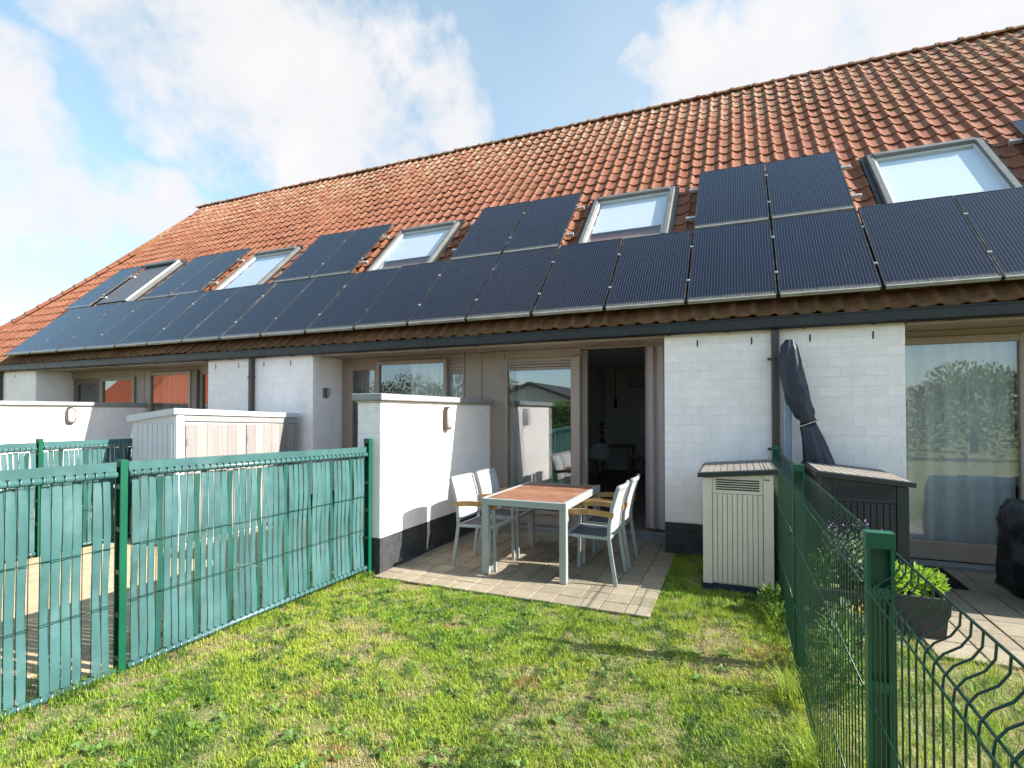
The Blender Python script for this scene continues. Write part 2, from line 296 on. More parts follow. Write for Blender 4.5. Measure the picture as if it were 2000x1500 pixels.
# ------------------------------------------------------------------ mesh helpers
class MB:
    def __init__(s): s.v = []; s.f = []; s.sm = set()
    def add(s, vs, fs, smooth=False):
        k = len(s.v); s.v += [tuple(p) for p in vs]
        if smooth: s.sm.update(range(len(s.f), len(s.f) + len(fs)))
        s.f += [tuple(i + k for i in f) for f in fs]; return s
    def box(s, x0, x1, y0, y1, z0, z1, c=0.):
        if c <= 0:
            v = [(x, y, z) for z in (z0, z1) for y in (y0, y1) for x in (x0, x1)]
            return s.add(v, [(0, 2, 3, 1), (4, 5, 7, 6), (0, 1, 5, 4), (2, 6, 7, 3), (0, 4, 6, 2), (1, 3, 7, 5)])
        bm = bmesh.new(); bmesh.ops.create_cube(bm, size=1)
        for p in bm.verts: p.co = Vector(((x0 + x1) / 2 + p.co.x * (x1 - x0), (y0 + y1) / 2 + p.co.y * (y1 - y0), (z0 + z1) / 2 + p.co.z * (z1 - z0)))
        bmesh.ops.bevel(bm, geom=bm.edges[:], offset=c, segments=1, affect='EDGES')
        bm.verts.index_update(); s.add([p.co[:] for p in bm.verts], [[q.index for q in f.verts] for f in bm.faces]); bm.free(); return s
    def prism(s, poly, axis, a, b):
        """extrude 2-D polygon along axis ('x','y','z') from a to b; poly in the other two axes in order"""
        def P(u, t):
            return {'x': (t, u[0], u[1]), 'y': (u[0], t, u[1]), 'z': (u[0], u[1], t)}[axis]
        n = len(poly); v = [P(u, a) for u in poly] + [P(u, b) for u in poly]
        return s.add(v, [tuple(range(n)), tuple(range(2 * n - 1, n - 1, -1))] + [(i, i + n, (i + 1) % n + n, (i + 1) % n) for i in range(n)])
    def tube(s, pts, r, n=6, caps=True, flat=None):
        pts = [Vector(p) for p in pts]; rs = r if isinstance(r, (list, tuple)) else [r] * len(pts)
        rings = []; up = None
        for i, p in enumerate(pts):
            t = (pts[min(i + 1, len(pts) - 1)] - pts[max(i - 1, 0)]).normalized()
            if up is None: up = Vector((0, 0, 1)) if abs(t.z) < .9 else Vector((0, 1, 0))
            a = t.cross(up).normalized(); b = a.cross(t).normalized(); up = b
            rings.append([p + a * (math.cos(2 * math.pi * k / n) * rs[i]) + b * (math.sin(2 * math.pi * k / n) * rs[i] * (flat or 1)) for k in range(n)])
        v = [q for rg in rings for q in rg]; f = []
        for i in range(len(rings) - 1):
            for k in range(n): f.append((i * n + k, i * n + (k + 1) % n, (i + 1) * n + (k + 1) % n, (i + 1) * n + k))
        s.add(v, f, smooth=n > 4)
        if caps: 
            m = len(s.v) - len(v); s.f.append(tuple(m + k for k in range(n))[::-1]); s.f.append(tuple(m + len(v) - n + k for k in range(n)))
        return s
    def bar(s, p, q, wx, wy):
        """square bar between p and q, half-sizes wx, wy along two axes perpendicular to it"""
        p = Vector(p); q = Vector(q); t = (q - p).normalized(); up = Vector((0, 1, 0)) if abs(t.y) < .9 else Vector((0, 0, 1))
        a = t.cross(up).normalized(); b = a.cross(t)
        v = [e + a * i * wx + b * j * wy for e in (p, q) for i, j in ((-1, -1), (1, -1), (1, 1), (-1, 1))]
        return s.add(v, [(0, 1, 2, 3)[::-1], (4, 5, 6, 7), (0, 1, 5, 4), (1, 2, 6, 5), (2, 3, 7, 6), (3, 0, 4, 7)])
    def lathe(s, prof, cx, cy, n=16):
        v = [(cx + r * math.cos(2 * math.pi * k / n), cy + r * math.sin(2 * math.pi * k / n), z) for r, z in prof for k in range(n)]; f = []
        for i in range(len(prof) - 1):
            for k in range(n): f.append((i * n + k, i * n + (k + 1) % n, (i + 1) * n + (k + 1) % n, (i + 1) * n + k))
        return s.add(v, f, True)
    def mesh(s, name, m, off=(0, 0, 0)):
        me = bpy.data.meshes.new(name); ox, oy, oz = off
        me.from_pydata([(x - ox, y - oy, z - oz) for x, y, z in s.v], [], s.f)
        if m: me.materials.append(M[m])
        if s.sm: me.polygons.foreach_set('use_smooth', [i in s.sm for i in range(len(s.f))])
        me.update(); return me
    def build(s, name, m, parent=None):
        off = ORG.get(parent.name, (0, 0, 0)) if parent else (0, 0, 0)
        o = bpy.data.objects.new(name, s.mesh(name, m, off)); C.objects.link(o)
        if parent: o.parent = parent
        ORG[o.name] = off; return o
ORG = {}
def inst(name, me, parent, loc, rot=None, scale=None):
    o = bpy.data.objects.new(name, me); C.objects.link(o); o.parent = parent
    g = ORG.get(parent.name, (0, 0, 0)); o.location = (loc[0] - g[0], loc[1] - g[1], loc[2] - g[2])
    if rot: o.rotation_euler = rot
    if scale: o.scale = scale
    ORG[o.name] = g; return o
def thing(name, label, cat, loc, group=None):
    o = bpy.data.objects.new(name, None); C.objects.link(o); o.location = loc; o.empty_display_size = .1
    ORG[o.name] = tuple(loc); tag(o, label, cat, group); return o
def tag(o, label, cat, group=None):
    o['label'] = label; o['category'] = cat
    if group: o['group'] = group
    return o
def struct(o): o['kind'] = 'structure'; return o
def stuff(o): o['kind'] = 'stuff'; return o
def copy_tree(o, parent=None):
    c = o.copy(); C.objects.link(c); c.parent = parent
    for ch in o.children: copy_tree(ch, c)
    return c
def B(*a, **k): return MB().box(*a, **k)
def vnoise(x, y, scale, seed=0, octv=4):
    x = np.asarray(x) * scale; y = np.asarray(y) * scale; out = 0; amp = 1; tot = 0
    for o in range(octv):
        g = np.random.default_rng(seed + o).random((64, 64)); xi = np.floor(x).astype(int); yi = np.floor(y).astype(int); fx = x - xi; fy = y - yi
        fx = fx * fx * (3 - 2 * fx); fy = fy * fy * (3 - 2 * fy)
        q = lambda a, b: g[a % 64, b % 64]
        out = out + amp * ((q(xi, yi) * (1 - fx) + q(xi + 1, yi) * fx) * (1 - fy) + (q(xi, yi + 1) * (1 - fx) + q(xi + 1, yi + 1) * fx) * fy); tot += amp; amp *= .5; x = x * 2 + 7.3; y = y * 2 + 3.1
    return out / tot

# ------------------------------------------------------------------ ground
struct(B(-260, 260, -260, 260, -.4, -.012).build('ground', 'soil'))
struct(B(-7.1, -3.60, -6, 6.24, -.012, .006).build('earth_yard', 'earth'))
def paving(name, x0, y0, nx, ny, s, keep, gap=.006):
    bed = struct(B(x0 - .01, x0 + nx * s, y0, y0 + ny * s, -.02, .004).build(name, 'paver_bed'))
    pv = [B(-s / 2 + gap / 2, s / 2 - gap / 2, -s / 2 + gap / 2, s / 2 - gap / 2, -.03, 0, c=.004).mesh('paver', 'paver')]
    k = 0
    for i in range(nx):
        for j in range(ny):
            if not keep(i, j): continue
            inst('paver', pv[0], bed, (x0 + (i + .5) * s, y0 + (j + .5) * s, .016 + random.uniform(-.0025, .0025)), (random.uniform(-.008, .008), random.uniform(-.008, .008), random.uniform(-.006, .006)))
    return bed
paving('patio', -3.25, 4.235, 13, 12, .2018, lambda i, j: True)
struct(B(-5.9, -.76, 6.66, 6.87, -.02, .05).build('patio_step', 'zinc'))
paving('neighbour_patio', 1.2, 4.30, 12, 9, .285, lambda i, j: True, gap=.008)
struct(B(1.54, 5.6, 6.66, 6.87, -.02, .05).build('doorstep', 'zinc'))
struct(B(-10.7, -7.25, 3.0, 6.87, -.02, .01).build('left_patio', 'paver'))

# ------------------------------------------------------------------ terrace of houses
FY = 6.25; GY = 6.90; EY, EZ = 6.15, 2.60; S45 = math.sqrt(.5); RS = 7.95
def onroof(x, s, n=0.): return (x, EY + S45 * s - S45 * n, EZ + S45 * s + S45 * n)
ROT = (R(45), 0, 0)
TW, TL = .2, .33
prof = [(0, .010), (.018, .004), (.05, 0), (.100, .002), (.128, .006), (.143, .018), (.157, .030), (.170, .034), (.184, .030), (.198, .020), (.208, .010)]
tb = MB()
k = len(prof); lip = .022
tb.add([(u, 0, h + lip) for u, h in prof] + [(u, TL + .03, h) for u, h in prof], [(i, i + 1, i + 1 + k, i + k) for i in range(k - 1)], True)
tb.add([(u, 0, h + lip) for u, h in prof] + [(u, .002, h + lip - .017) for u, h in prof], [(i + k, i + 1 + k, i + 1, i) for i in range(k - 1)])
tile_me = tb.mesh('tile', 'tile')
TV = np.array(tb.v); TF = tb.f
# solar panels: list of (x0, x1, s0, s1)
PW = .913
low = [(.409 + PW * q, .409 + PW * (q + 1), 0.137, 1.81) for q in range(-16, 4)]
upg = [(-14.5, -13.59), (-11.76, -10.85), (-10.85, -9.94), (-7.96, -7.05), (-7.05, -6.14), (-4.175, -3.262), (-3.262, -2.349), (-0.504, 0.409), (0.409, 1.322), (3.22, 4.13), (4.13, 5.04)]
upp = [(a, b, 1.84, 3.615) for a, b in upg]
skl = [(1.66, 2.90, 1.94, 3.44), (-2.11, -.85, 1.94, 3.44), (-5.90, -4.64, 1.94, 3.44), (-9.72, -8.46, 1.94, 3.44), (-13.62, -12.36, 1.94, 3.66)]
def under(x, s, mx=.0):
    return any(a - mx < x < b + mx and c - mx < s < d + mx for a, b, c, d in low + upp)
def left_edge(s): return -15.45 - .45 * (s - 5.1) / 2.85 if s > 5.1 else -15.45 - 1.9 * (5.1 - s) / 5.1
def sag(x, s): return .012 * math.sin(x * 1.1 + s * .4) * math.sin(s * .9 + x * .23) + .008 * math.sin(x * 2.7 + 1.3 * s)
def camdist(p): return (Vector(p) - Vector((0, 0, 1.6))).length
brick_front = B(-.096, .096, 0, .03, -.0455, .0455, c=.0014)
bme = {'brick_white': brick_front.mesh('brick', 'brick_white'), 'brick_dark': brick_front.mesh('brick', 'brick_dark')}
def brick_face(parent, axis, plane, a, b, z0, nz, ch, mt, flip=1, phase=0):
    """course bricks on a vertical face. axis 'x': face at y=plane spanning x a..b facing -y ; axis 'y': face at x=plane spanning y a..b, facing +x"""
    pitch = .2
    for r in range(nz):
        p = a - (pitch / 2 if (r + phase) % 2 else 0)
        while p < b - .005:
            l0 = max(p, a); l1 = min(p + pitch, b); wd = l1 - l0
            if wd > .03:
                c = (l0 + l1) / 2; j = random.uniform(-.0016, .0016); z = z0 + (r + .5) * ch
                if axis == 'x': loc = (c, plane + j, z); rot = (random.uniform(-.006, .006), 0, random.uniform(-.004, .004))
                else: loc = (plane + j, c, z); rot = (0, random.uniform(-.006, .006), R(90) * flip + random.uniform(-.004, .004))
                inst('brick', bme[mt], parent, loc, rot, ((wd - .0012) / .192, 1, (ch - .006) / .091))
            p += pitch
def pier(root, x0, x1, left_end, right_end):
    """front face of a pier with returns into the recess where the pier ends"""
    wl = MB().box(x0 + (.006 if left_end else 0), x1 - (.006 if right_end else 0), FY + .0035, 6.95, .36, 2.50).build('wall', 'mortar_white', root)
    brick_face(wl, 'x', FY, x0, x1, .365, 21, .1, 'brick_white')
    pl = MB().box(x0 + (.006 if left_end else 0), x1 - (.006 if right_end else 0), FY + .0035, 6.95, -.05, .359).build('plinth', 'mortar_dark', root)
    brick_face(pl, 'x', FY, x0, x1, .0, 4, .091, 'brick_dark')
    if right_end:
        brick_face(wl, 'y', x1, FY + .03, 6.85, .365, 21, .1, 'brick_white', 1, 1); brick_face(pl, 'y', x1, FY + .03, 6.85, 0, 4, .091, 'brick_dark', 1, 1)
    if left_end:
        brick_face(wl, 'y', x0, FY + .03, 6.85, .365, 21, .1, 'brick_white', -1, 1); brick_face(pl, 'y', x0, FY + .03, 6.85, 0, 4, .091, 'brick_dark', -1, 1)
def window(root, x0, x1, z0, z1, y=GY, fw=.05, name='window', shutter=0., bottom=None, m='taupe', dep=.07):
    f = MB(); b = bottom or fw; y0 = y - dep / 2; y1 = y + dep / 2
    f.box(x0, x0 + fw, y0, y1, z0, z1, c=.004); f.box(x1 - fw, x1, y0, y1, z0, z1, c=.004)
    f.box(x0 + fw, x1 - fw, y0 + .002, y1 - .002, z0, z0 + b, c=.004); f.box(x0 + fw, x1 - fw, y0 + .002, y1 - .002, z1 - fw, z1, c=.004)
    o = f.build(name, m, root)
    zt = z1 - fw
    if shutter:
        for q in range(3):
            B(x0 + fw, x1 - fw, y0 + .008, y0 + .03, zt - shutter + q * shutter / 3 + .004, zt - shutter + (q + 1) * shutter / 3 - .004, c=.003).build('shutter_slat', m, o)
        zt -= shutter
    B(x0 + fw, x1 - fw, y - .003, y + .003, z0 + b, zt).build('pane', 'glass', o)
    return o
def curtain(name, label, x0, x1, z0, z1, y, m, waves, amp, group=None, parent=None):
    n = int(waves * 10); v = []; f = []
    for i in range(n + 1):
        t = i / n; x = x0 + (x1 - x0) * t
        for q, z in enumerate((z0, (z0 + z1) / 2, z1)):
            a = amp * (1, .9, .7)[q]
            v.append((x + .3 * a * math.sin(t * waves * 4.1), y + a * math.sin(t * waves * 2 * math.pi + .3 * q) + .3 * a * math.sin(t * waves * 3.3), z))
    for i in range(n):
        for q in range(2): f.append((i * 3 + q, i * 3 + 3 + q, i * 3 + 4 + q, i * 3 + 1 + q))
    c = MB().add(v, f, True)
    # thickness: second sheet a few millimetres behind
    c.add([(a, b + .006, d) for a, b, d in v], [q[::-1] for q in f], True)
    o = c.build(name, m); tag(o, label, 'curtain', group); return o

def skylight(root, x0, x1, s0, s1, mode):
    rot = ROT; W = x1 - x0; H = s1 - s0; g = onroof(x0, s0, 0)
    def loc(mb, name, m, par):
        o = bpy.data.objects.new(name, mb.mesh(name, m)); C.objects.link(o); o.parent = par
        if par is root:
            q = ORG[root.name]; o.location = (g[0] - q[0], g[1] - q[1], g[2] - q[2]); o.rotation_euler = rot
        return o
    f = MB(); t = .07
    f.box(0, t, 0, H, -.12, .115, c=.008); f.box(W - t, W, 0, H, -.12, .115, c=.008); f.box(t, W - t, 0, t * .8, -.12, .10, c=.008); f.box(t, W - t, H - t * 1.2, H, -.12, .135, c=.008)
    fr = loc(f, 'skylight', 'skyl_frame', root)
    q = MB(); q.box(-.06, 0, -.05, H + .1, .028, .058); q.box(W, W + .06, -.05, H + .1, .028, .058); q.box(0, W, H, H + .13, .028, .075)
    loc(q, 'flashing', 'gutter', fr)
    q = MB(); i = t + .002; q.box(i, i + .03, t, H - t * 1.2, -.10, .085); q.box(W - i - .03, W - i, t, H - t * 1.2, -.10, .085); q.box(i + .03, W - i - .03, H - t * 1.2 - .035, H - t * 1.2 - .002, -.1, .085); q.box(i + .03, W - i - .03, t, t + .03, -.1, .075)
    loc(q, 'sash', 'skyl_white', fr)
    loc(B(t, W - t, t * .8, H - t, .070, .076), 'pane', 'glass_sky', fr)
    loc(B(t, W - t, t * .8, H - t, -.115, -.105), 'shaft', 'shutter_grey', fr)
    if mode == 'shutter':
        for r in range(22):
            a = t + (H - 2 * t) * r / 22; loc(B(t * .6, W - t * .6, a, a + (H - 2 * t) / 22 - .006, .10, .122), 'shutter_slat', 'shutter_grey', fr)
        loc(B(t * .3, W - t * .3, H - t * 1.6, H + .02, .136, .19, c=.02), 'shutter_box', 'shutter_grey', fr)
        loc(B(W - t * .9, W - t * .1, .0, H, .117, .16, c=.012), 'guide_rail', 'skyl_white', fr)
    else:
        frac = {'full': 0., 'part': .28, 'white': 0.}[mode]
        loc(B(t, W - t, t + (H - 2 * t) * frac, H - t, .020, .026), 'blind', 'blind', fr)
    return fr

houses = []
HX = [(.385, 5.6), (-3.39, .385), (-7.16, -3.39), (-10.90, -7.16), (-17.6, -10.90)]
HL = ['right-hand white terraced house with wide curtained patio door behind the black storage shed',
      'white terraced house in the middle with open patio door behind the dining table',
      'white terraced house directly left of the dividing wall, behind the white shed',
      'white terraced house left of the white shed, behind the far left dividing wall end',
      'farthest left white terraced house where the tiled roof ends in a sloping hip']
for hi, (x0, x1) in enumerate(HX):
    root = thing('terraced_house', HL[hi], 'house', ((x0 + x1) / 2, FY, 0), 'terraced houses in a row'); houses.append(root)
    # roof deck, back slope
    rd = MB(); le = x0
    if hi == 4:
        pts = [(left_edge(s), s) for s in (-.02, 1.3, 2.7, 4.2, 5.1, 6.5, RS)]
        rd.add([onroof(a, s, -.03) for a, s in pts] + [onroof(x1, s, -.03) for a, s in pts], [(i, i + 7, i + 8, i + 1) for i in range(6)])
        e = onroof(-15.9, RS, -.03); 
        rd.add([e, (x1, e[1], e[2]), (x1, e[1] + 5.6, 2.6), (-15.9, e[1] + 5.6, 2.6), onroof(-17.35, 0, -.03), (-17.35, e[1] + 5.6, 2.6)], [(0, 1, 2, 3), (0, 3, 5, 4)])
    else:
        a, b_, e = onroof(x0, -.02, -.03), onroof(x0, RS, -.03), 11.74 + 5.6
        rd.add([a, (x1, a[1], a[2]), (x1, b_[1], b_[2]), b_, (x1, e, 2.6), (x0, e, 2.6)], [(0, 1, 2, 3), (3, 2, 4, 5)])
    roof = rd.build('roof', 'tile', root)
    cand = []; rest = []
    nx0 = math.ceil((x0 if hi < 4 else -17.4) / TW); nx1 = math.ceil(x1 / TW)
    for cx in range(nx0, nx1):
        x = cx * TW
        for r in range(24):
            s = r * TL
            if x < left_edge(s + .15) and hi == 4: continue
            mx_, ms_ = x + .1, s + .165
            if any(a + .02 < mx_ < b - .02 and c0 - .0 < ms_ < d - .0 for a, b, c0, d in skl): continue
            p = onroof(x, s); hid = under(mx_, ms_, -.05) and not r == 0; sy = 1.
            for a, b, c0, d in skl:
                if a - .06 < mx_ < b + .06:
                    if s < d + .02 < s + TL: s, sy = d + .03, (s + .36 - d - .03) / .36
                    elif s < c0 < s + TL + .03: sy = (c0 + .02 - s) / .36
            if sy < .12: continue
            (rest if hid else cand).append((camdist(p), x, s, sy))
    cand.sort(); rest += cand[300:]
    for d_, x, s, sy in cand[:300]:
        inst('tile', tile_me, roof, onroof(x + random.uniform(-.005, .005), s + random.uniform(-.009, .009) + sag(x, s) * .6, random.uniform(-.003, .004) + sag(x + 3, s)), (R(45) + random.uniform(-.008, .008), random.uniform(-.012, .012), random.uniform(-.008, .008)), (1, sy, 1))
    tm = MB()
    for d_, x, s, sy in rest:
        jx = random.uniform(-.004, .004); js = random.uniform(-.008, .008)
        js += sag(x, s) * .6; dn_ = sag(x + 3, s)
        tm.add([onroof(x + jx + u, s + js + v * sy, n_ + dn_) for u, v, n_ in TV], TF)
    if rest: stuff(tm.build('tile_field', 'tile', root))
    # ridge caps
    x = x0 if hi < 4 else -15.95
    rc = MB(); 
    for q in range(9):
        a = math.pi * q / 8; 
    ring = [(math.cos(math.pi * q / 8) * .10, math.sin(math.pi * q / 8) * .085) for q in range(9)]
    for xx, sc in ((0, 1.), (.335, .96)): rc.add([(xx, y_ * sc, z_ * sc) for y_, z_ in ring], [])
    rc.f += [(i, i + 9, i + 10, i + 1) for i in range(8)]
    rc.add([(-.03, y_ * 1.14, z_ * 1.2) for y_, z_ in ring] + [(.035, y_ * 1.14, z_ * 1.2) for y_, z_ in ring], [(i, i + 9, i + 10, i + 1) for i in range(8)])
    rc.add([(-.03, y_ * 1.14, z_ * 1.2) for y_, z_ in ring], [tuple(range(9))]); rc.add([(.035, y_ * 1.14, z_ * 1.2) for y_, z_ in ring], [tuple(range(8, -1, -1))])
    rcm = rc.mesh('ridge_tile', 'tile'); rp = onroof(0, RS, -.015)
    while x < x1 - .02:
        inst('ridge_tile', rcm, roof, (x, rp[1], rp[2] + random.uniform(-.006, .006)), (random.uniform(-.03, .03), random.uniform(-.012, .012), random.uniform(-.01, .01)), (min(1, (x1 - x) / .335), 1, 1)); x += .335
    if hi == 4:
        P0 = Vector(onroof(-15.5, 5.05, .02)); P1 = Vector(onroof(-17.35, 0, .02)); n_ = 17; d = (P1 - P0) / n_
        for q in range(n_):
            o = inst('hip_tile', rcm, roof, tuple(P0 + d * (q + 1)), None, (1, 1, 1)); o.rotation_euler = (-d).to_track_quat('X', 'Z').to_euler()
    # gutter with brackets
    gx0 = x0 if hi < 4 else -17.3
    gp = [(6.24, 2.585), (6.24, 2.50), (6.215, 2.474), (6.15, 2.470), (6.122, 2.492), (6.118, 2.585), (6.10, 2.585), (6.10, 2.597), (6.128, 2.597), (6.134, 2.50), (6.155, 2.484), (6.21, 2.487), (6.228, 2.505), (6.228, 2.585)]
    gu = MB().prism(gp, 'x', gx0 + .001, x1 - .001).build('gutter', 'gutter', root)
    bx = gx0 + .25
    while bx < x1 - .1:
        MB().prism([(6.118, 2.594), (6.117, 2.49), (6.150, 2.464), (6.22, 2.468), (6.22, 2.4735), (6.1505, 2.4695), (6.1215, 2.493), (6.1175, 2.594)], 'x', bx, bx + .028).build('bracket', 'gutter', gu); bx += .61
    # fascia and soffit over the recess
    B(gx0, x1, 6.19, 6.238, 2.475, 2.60).build('fascia', 'taupe', root) if False else None
    interior = MB()
    X0, X1 = (x0 if hi < 4 else -14.7) + .1, min(x1, 5.5) - .1
    interior.box(X0, X1, 7.0, 14.3, -.06, .06).build('floor', 'room_floor', root)
    iw = MB(); iw.box(X0 - .08, X0, 6.96, 14.4, -.05, 2.75); iw.box(X1, X1 + .08, 6.96, 14.4, -.05, 2.75); iw.box(X0, X1, 14.3, 14.4, -.05, 2.75); iw.box(X0 - .08, X1 + .08, 6.96, 14.4, 2.752, 2.80)
    iw.build('inner_wall', 'room', root)
    # soffit
H0, H1, H2, H3, H4 = houses
def taupe_panels(root, x0, x1, segs):
    """soffit board, header, and cladding boards across a recess"""
    B(x0, x1, 6.243, 6.96, 2.472, 2.54).build('soffit', 'taupe', root)
    B(x0, x1, 6.205, 6.242, 2.452, 2.55, c=.004).build('fascia', 'taupe', root)
    for a, b, z0, z1 in segs:
        B(a + .003, b - .003, 6.90, 6.958, z0, z1, c=.004).build('cladding_board', 'taupe', root)
for hx in (H1, H2): pass
# piers split at the party lines
pier(H0, .386, 1.527, False, True); pier(H1, -.75, .384, True, False)
pier(H2, -7.159, -5.93, False, True); pier(H3, -8.22, -7.161, True, False)
pier(H4, -14.65, -13.32, False, True)
for root, xs in ((H0, (.713, 1.263)), (H1, (-.392, .161)), (H2, (-6.943, -6.382)), (H3, (-8.04, -7.5)), (H4, (-14.1,))):
    for x in xs: B(x - .007, x + .007, FY - .004, FY + .02, 2.335, 2.412).build('weep_vent', 'black', root)
# downpipes
for root, x in ((H1, .385), (H3, -7.16), (H4, -14.573)):
    dp = MB().box(x - .038, x + .038, 6.165, 6.241, .02, 2.475, c=.012).build('downpipe', 'downpipe', root)
    for z in (2.15, 1.2, .35):
        MB().box(x - .043, x + .043, 6.160, 6.242, z, z + .035, c=.006).box(x - .075, x - .043, 6.19, 6.235, z + .005, z + .03).build('clip', 'downpipe', dp)
# --- our house glazing (H1)
taupe_panels(H1, -3.389, -.752, [(-3.389, -3.03, .06, 2.471), (-3.03, -1.91, 2.36, 2.471), (-1.91, -.752, 2.452, 2.471), (-3.03, -1.96, .05, .20)])
window(H1, -3.03, -1.965, .20, 2.36, shutter=.115, fw=.05, y=6.915)
B(-2.04, -1.915, 6.85, 6.955, .05, 2.36, c=.005).build('door_post', 'taupe', H1)
lf = window(H1, -2.98, -1.845, .07, 2.45, y=7.0, fw=.075, name='sliding_door', bottom=.11)
B(-1.873, -1.858, 6.948, 6.962, .92, 1.12, c=.004).build('door_handle', 'chrome', lf)
B(-.80, -.752, 6.90, 6.99, .07, 2.45, c=.004).build('door_jamb', 'taupe', H1)
B(-1.845, -.80, 6.90, 7.02, .03, .075, c=.004).build('threshold', 'zinc', H1)
# --- left neighbour (H2)
taupe_panels(H2, -5.928, -3.391, [(-3.67, -3.391, .06, 2.471), (-5.928, -5.84, .05, 2.471), (-5.84, -3.67, 2.40, 2.471), (-3.95, -3.67, 2.362, 2.399)])
window(H2, -5.84, -5.165, .07, 2.40, y=6.93, fw=.12, name='door')
window(H2, -5.20, -3.935, .07, 2.40, y=6.86, fw=.055, name='sliding_door')
window(H2, -3.99, -3.67, .2, 2.36, y=6.925, fw=.03, shutter=.16)
MB().tube([(-5.925, 6.50, 1.86), (-5.86, 6.50, 1.86), (-5.84, 6.50, 1.89), (-5.84, 6.50, 1.95), (-5.86, 6.50, 1.98)], .014, 6).box(-5.928, -5.915, 6.45, 6.55, 1.83, 1.99, c=.004).build('hose_hook', 'zinc', H2)
# --- H3 / H4
taupe_panels(H3, -10.899, -8.222, [(-10.899, -10.67, .05, 2.471), (-10.67, -8.222, 2.39, 2.471)])
window(H3, -10.67, -9.46, .07, 2.39, y=6.86, fw=.06, name='sliding_door'); B(-9.455, -9.30, 6.84, 6.955, .05, 2.39, c=.004).build('door_post', 'taupe_dark', H3)
window(H3, -9.30, -8.222, .07, 2.39, y=6.93, fw=.06)
taupe_panels(H4, -13.318, -10.901, [(-11.17, -10.901, .05, 2.471), (-13.318, -11.17, 2.33, 2.471)])
window(H4, -13.25, -12.30, .07, 2.33, y=6.93, fw=.13, name='door', m='taupe_dark'); window(H4, -12.28, -11.17, .2, 2.33, y=6.90, fw=.07)
# --- right neighbour (H0)
taupe_panels(H0, 1.529, 5.6, [(1.529, 5.6, 2.40, 2.471)])
window(H0, 1.56, 2.70, .06, 2.40, y=6.90, fw=.075, bottom=.19, name='sliding_door'); window(H0, 2.705, 3.9, .06, 2.40, y=6.93, fw=.075, bottom=.19, name='sliding_door')
B(3.9, 5.6, 6.9, 6.958, .05, 2.40).build('cladding_board', 'taupe', H0)
for h, s, md in ((H0, skl[0], 'white'), (H1, skl[1], 'part'), (H2, skl[2], 'part'), (H3, skl[3], 'white'), (H4, skl[4], 'shutter')): skylight(h, *s, md)

# ------------------------------------------------------------------ solar panels
def solar(x0, x1, s0, s1, label, stubs=()):
    g = onroof(x0, s0, .18); W = x1 - x0 - .02; H = s1 - s0
    r = bpy.data.objects.new('solar_panel', None); C.objects.link(r); r.location = (g[0] + .01 + random.uniform(-.006, .006), g[1], g[2]); r.rotation_euler = (R(45) + random.uniform(-.006, .006), random.uniform(-.004, .004), random.uniform(-.002, .002))
    tag(r, label, 'solar panel', 'solar panels on the tiled roof')
    def p(mb, name, m): o = bpy.data.objects.new(name, mb.mesh(name, m)); C.objects.link(o); o.parent = r; return o
    f = MB(); t = .012
    f.box(0, t, 0, H, -.035, .003); f.box(W - t, W, 0, H, -.035, .003); f.box(t, W - t, H - t, H, -.035, .003)
    p(f, 'frame', 'panel_frame'); p(B(t, W - t, 0, t, -.035, .003), 'lower_frame', 'panel_edge')
    p(B(t, W - t, t, H - t, -.008, .0), 'cells', 'pv')
    for q in (.25, .72): p(B(W - .008, W + .028, H * q, H * q + .036, -.01, .009, c=.003), 'clamp', 'zinc')
    for sgn in stubs:
        for q in (.22, .72):
            a, b = (-.13, -.003) if sgn < 0 else (W + .003, W + .13)
            p(B(a, b, H * q, H * q + .042, -.086, -.036, c=.004), 'rail_end', 'rail')
ordn = ['first', 'second', 'third', 'fourth', 'fifth', 'sixth', 'seventh', 'eighth', 'ninth', 'tenth', 'eleventh', 'twelfth', 'thirteenth', 'fourteenth', 'fifteenth', 'sixteenth', 'seventeenth', 'eighteenth', 'nineteenth', 'twentieth']
inview = [l for l in low if l[0] < 2.5]
for i, l in enumerate(inview[::-1]):
    solar(*l, 'dark solar panel in the long lower row, %s from the right edge' % ordn[i])
ul = ['single dark solar panel at the far left end of the upper row', 'upper solar panel right of the shuttered skylight, left of that pair', 'upper solar panel left of the white skylight, right of that pair',
      'upper solar panel right of the all-white skylight, left of that pair', 'upper solar panel left of the third skylight from right, right of its pair', 'upper solar panel left of centre, left one of the pair above the middle door', 'upper solar panel just left of the middle half-covered skylight',
      'large upper solar panel right of the middle half-covered skylight', 'large upper solar panel left of the big right-hand skylight', 'upper solar panel whose corner shows at the right edge of the photo']
for i, u in enumerate(upp[:-1]): solar(*u, ul[i], stubs=[(1,), (), (1,), (-1,), (1,), (-1,), (1,), (-1,), (1,), (-1,)][i])

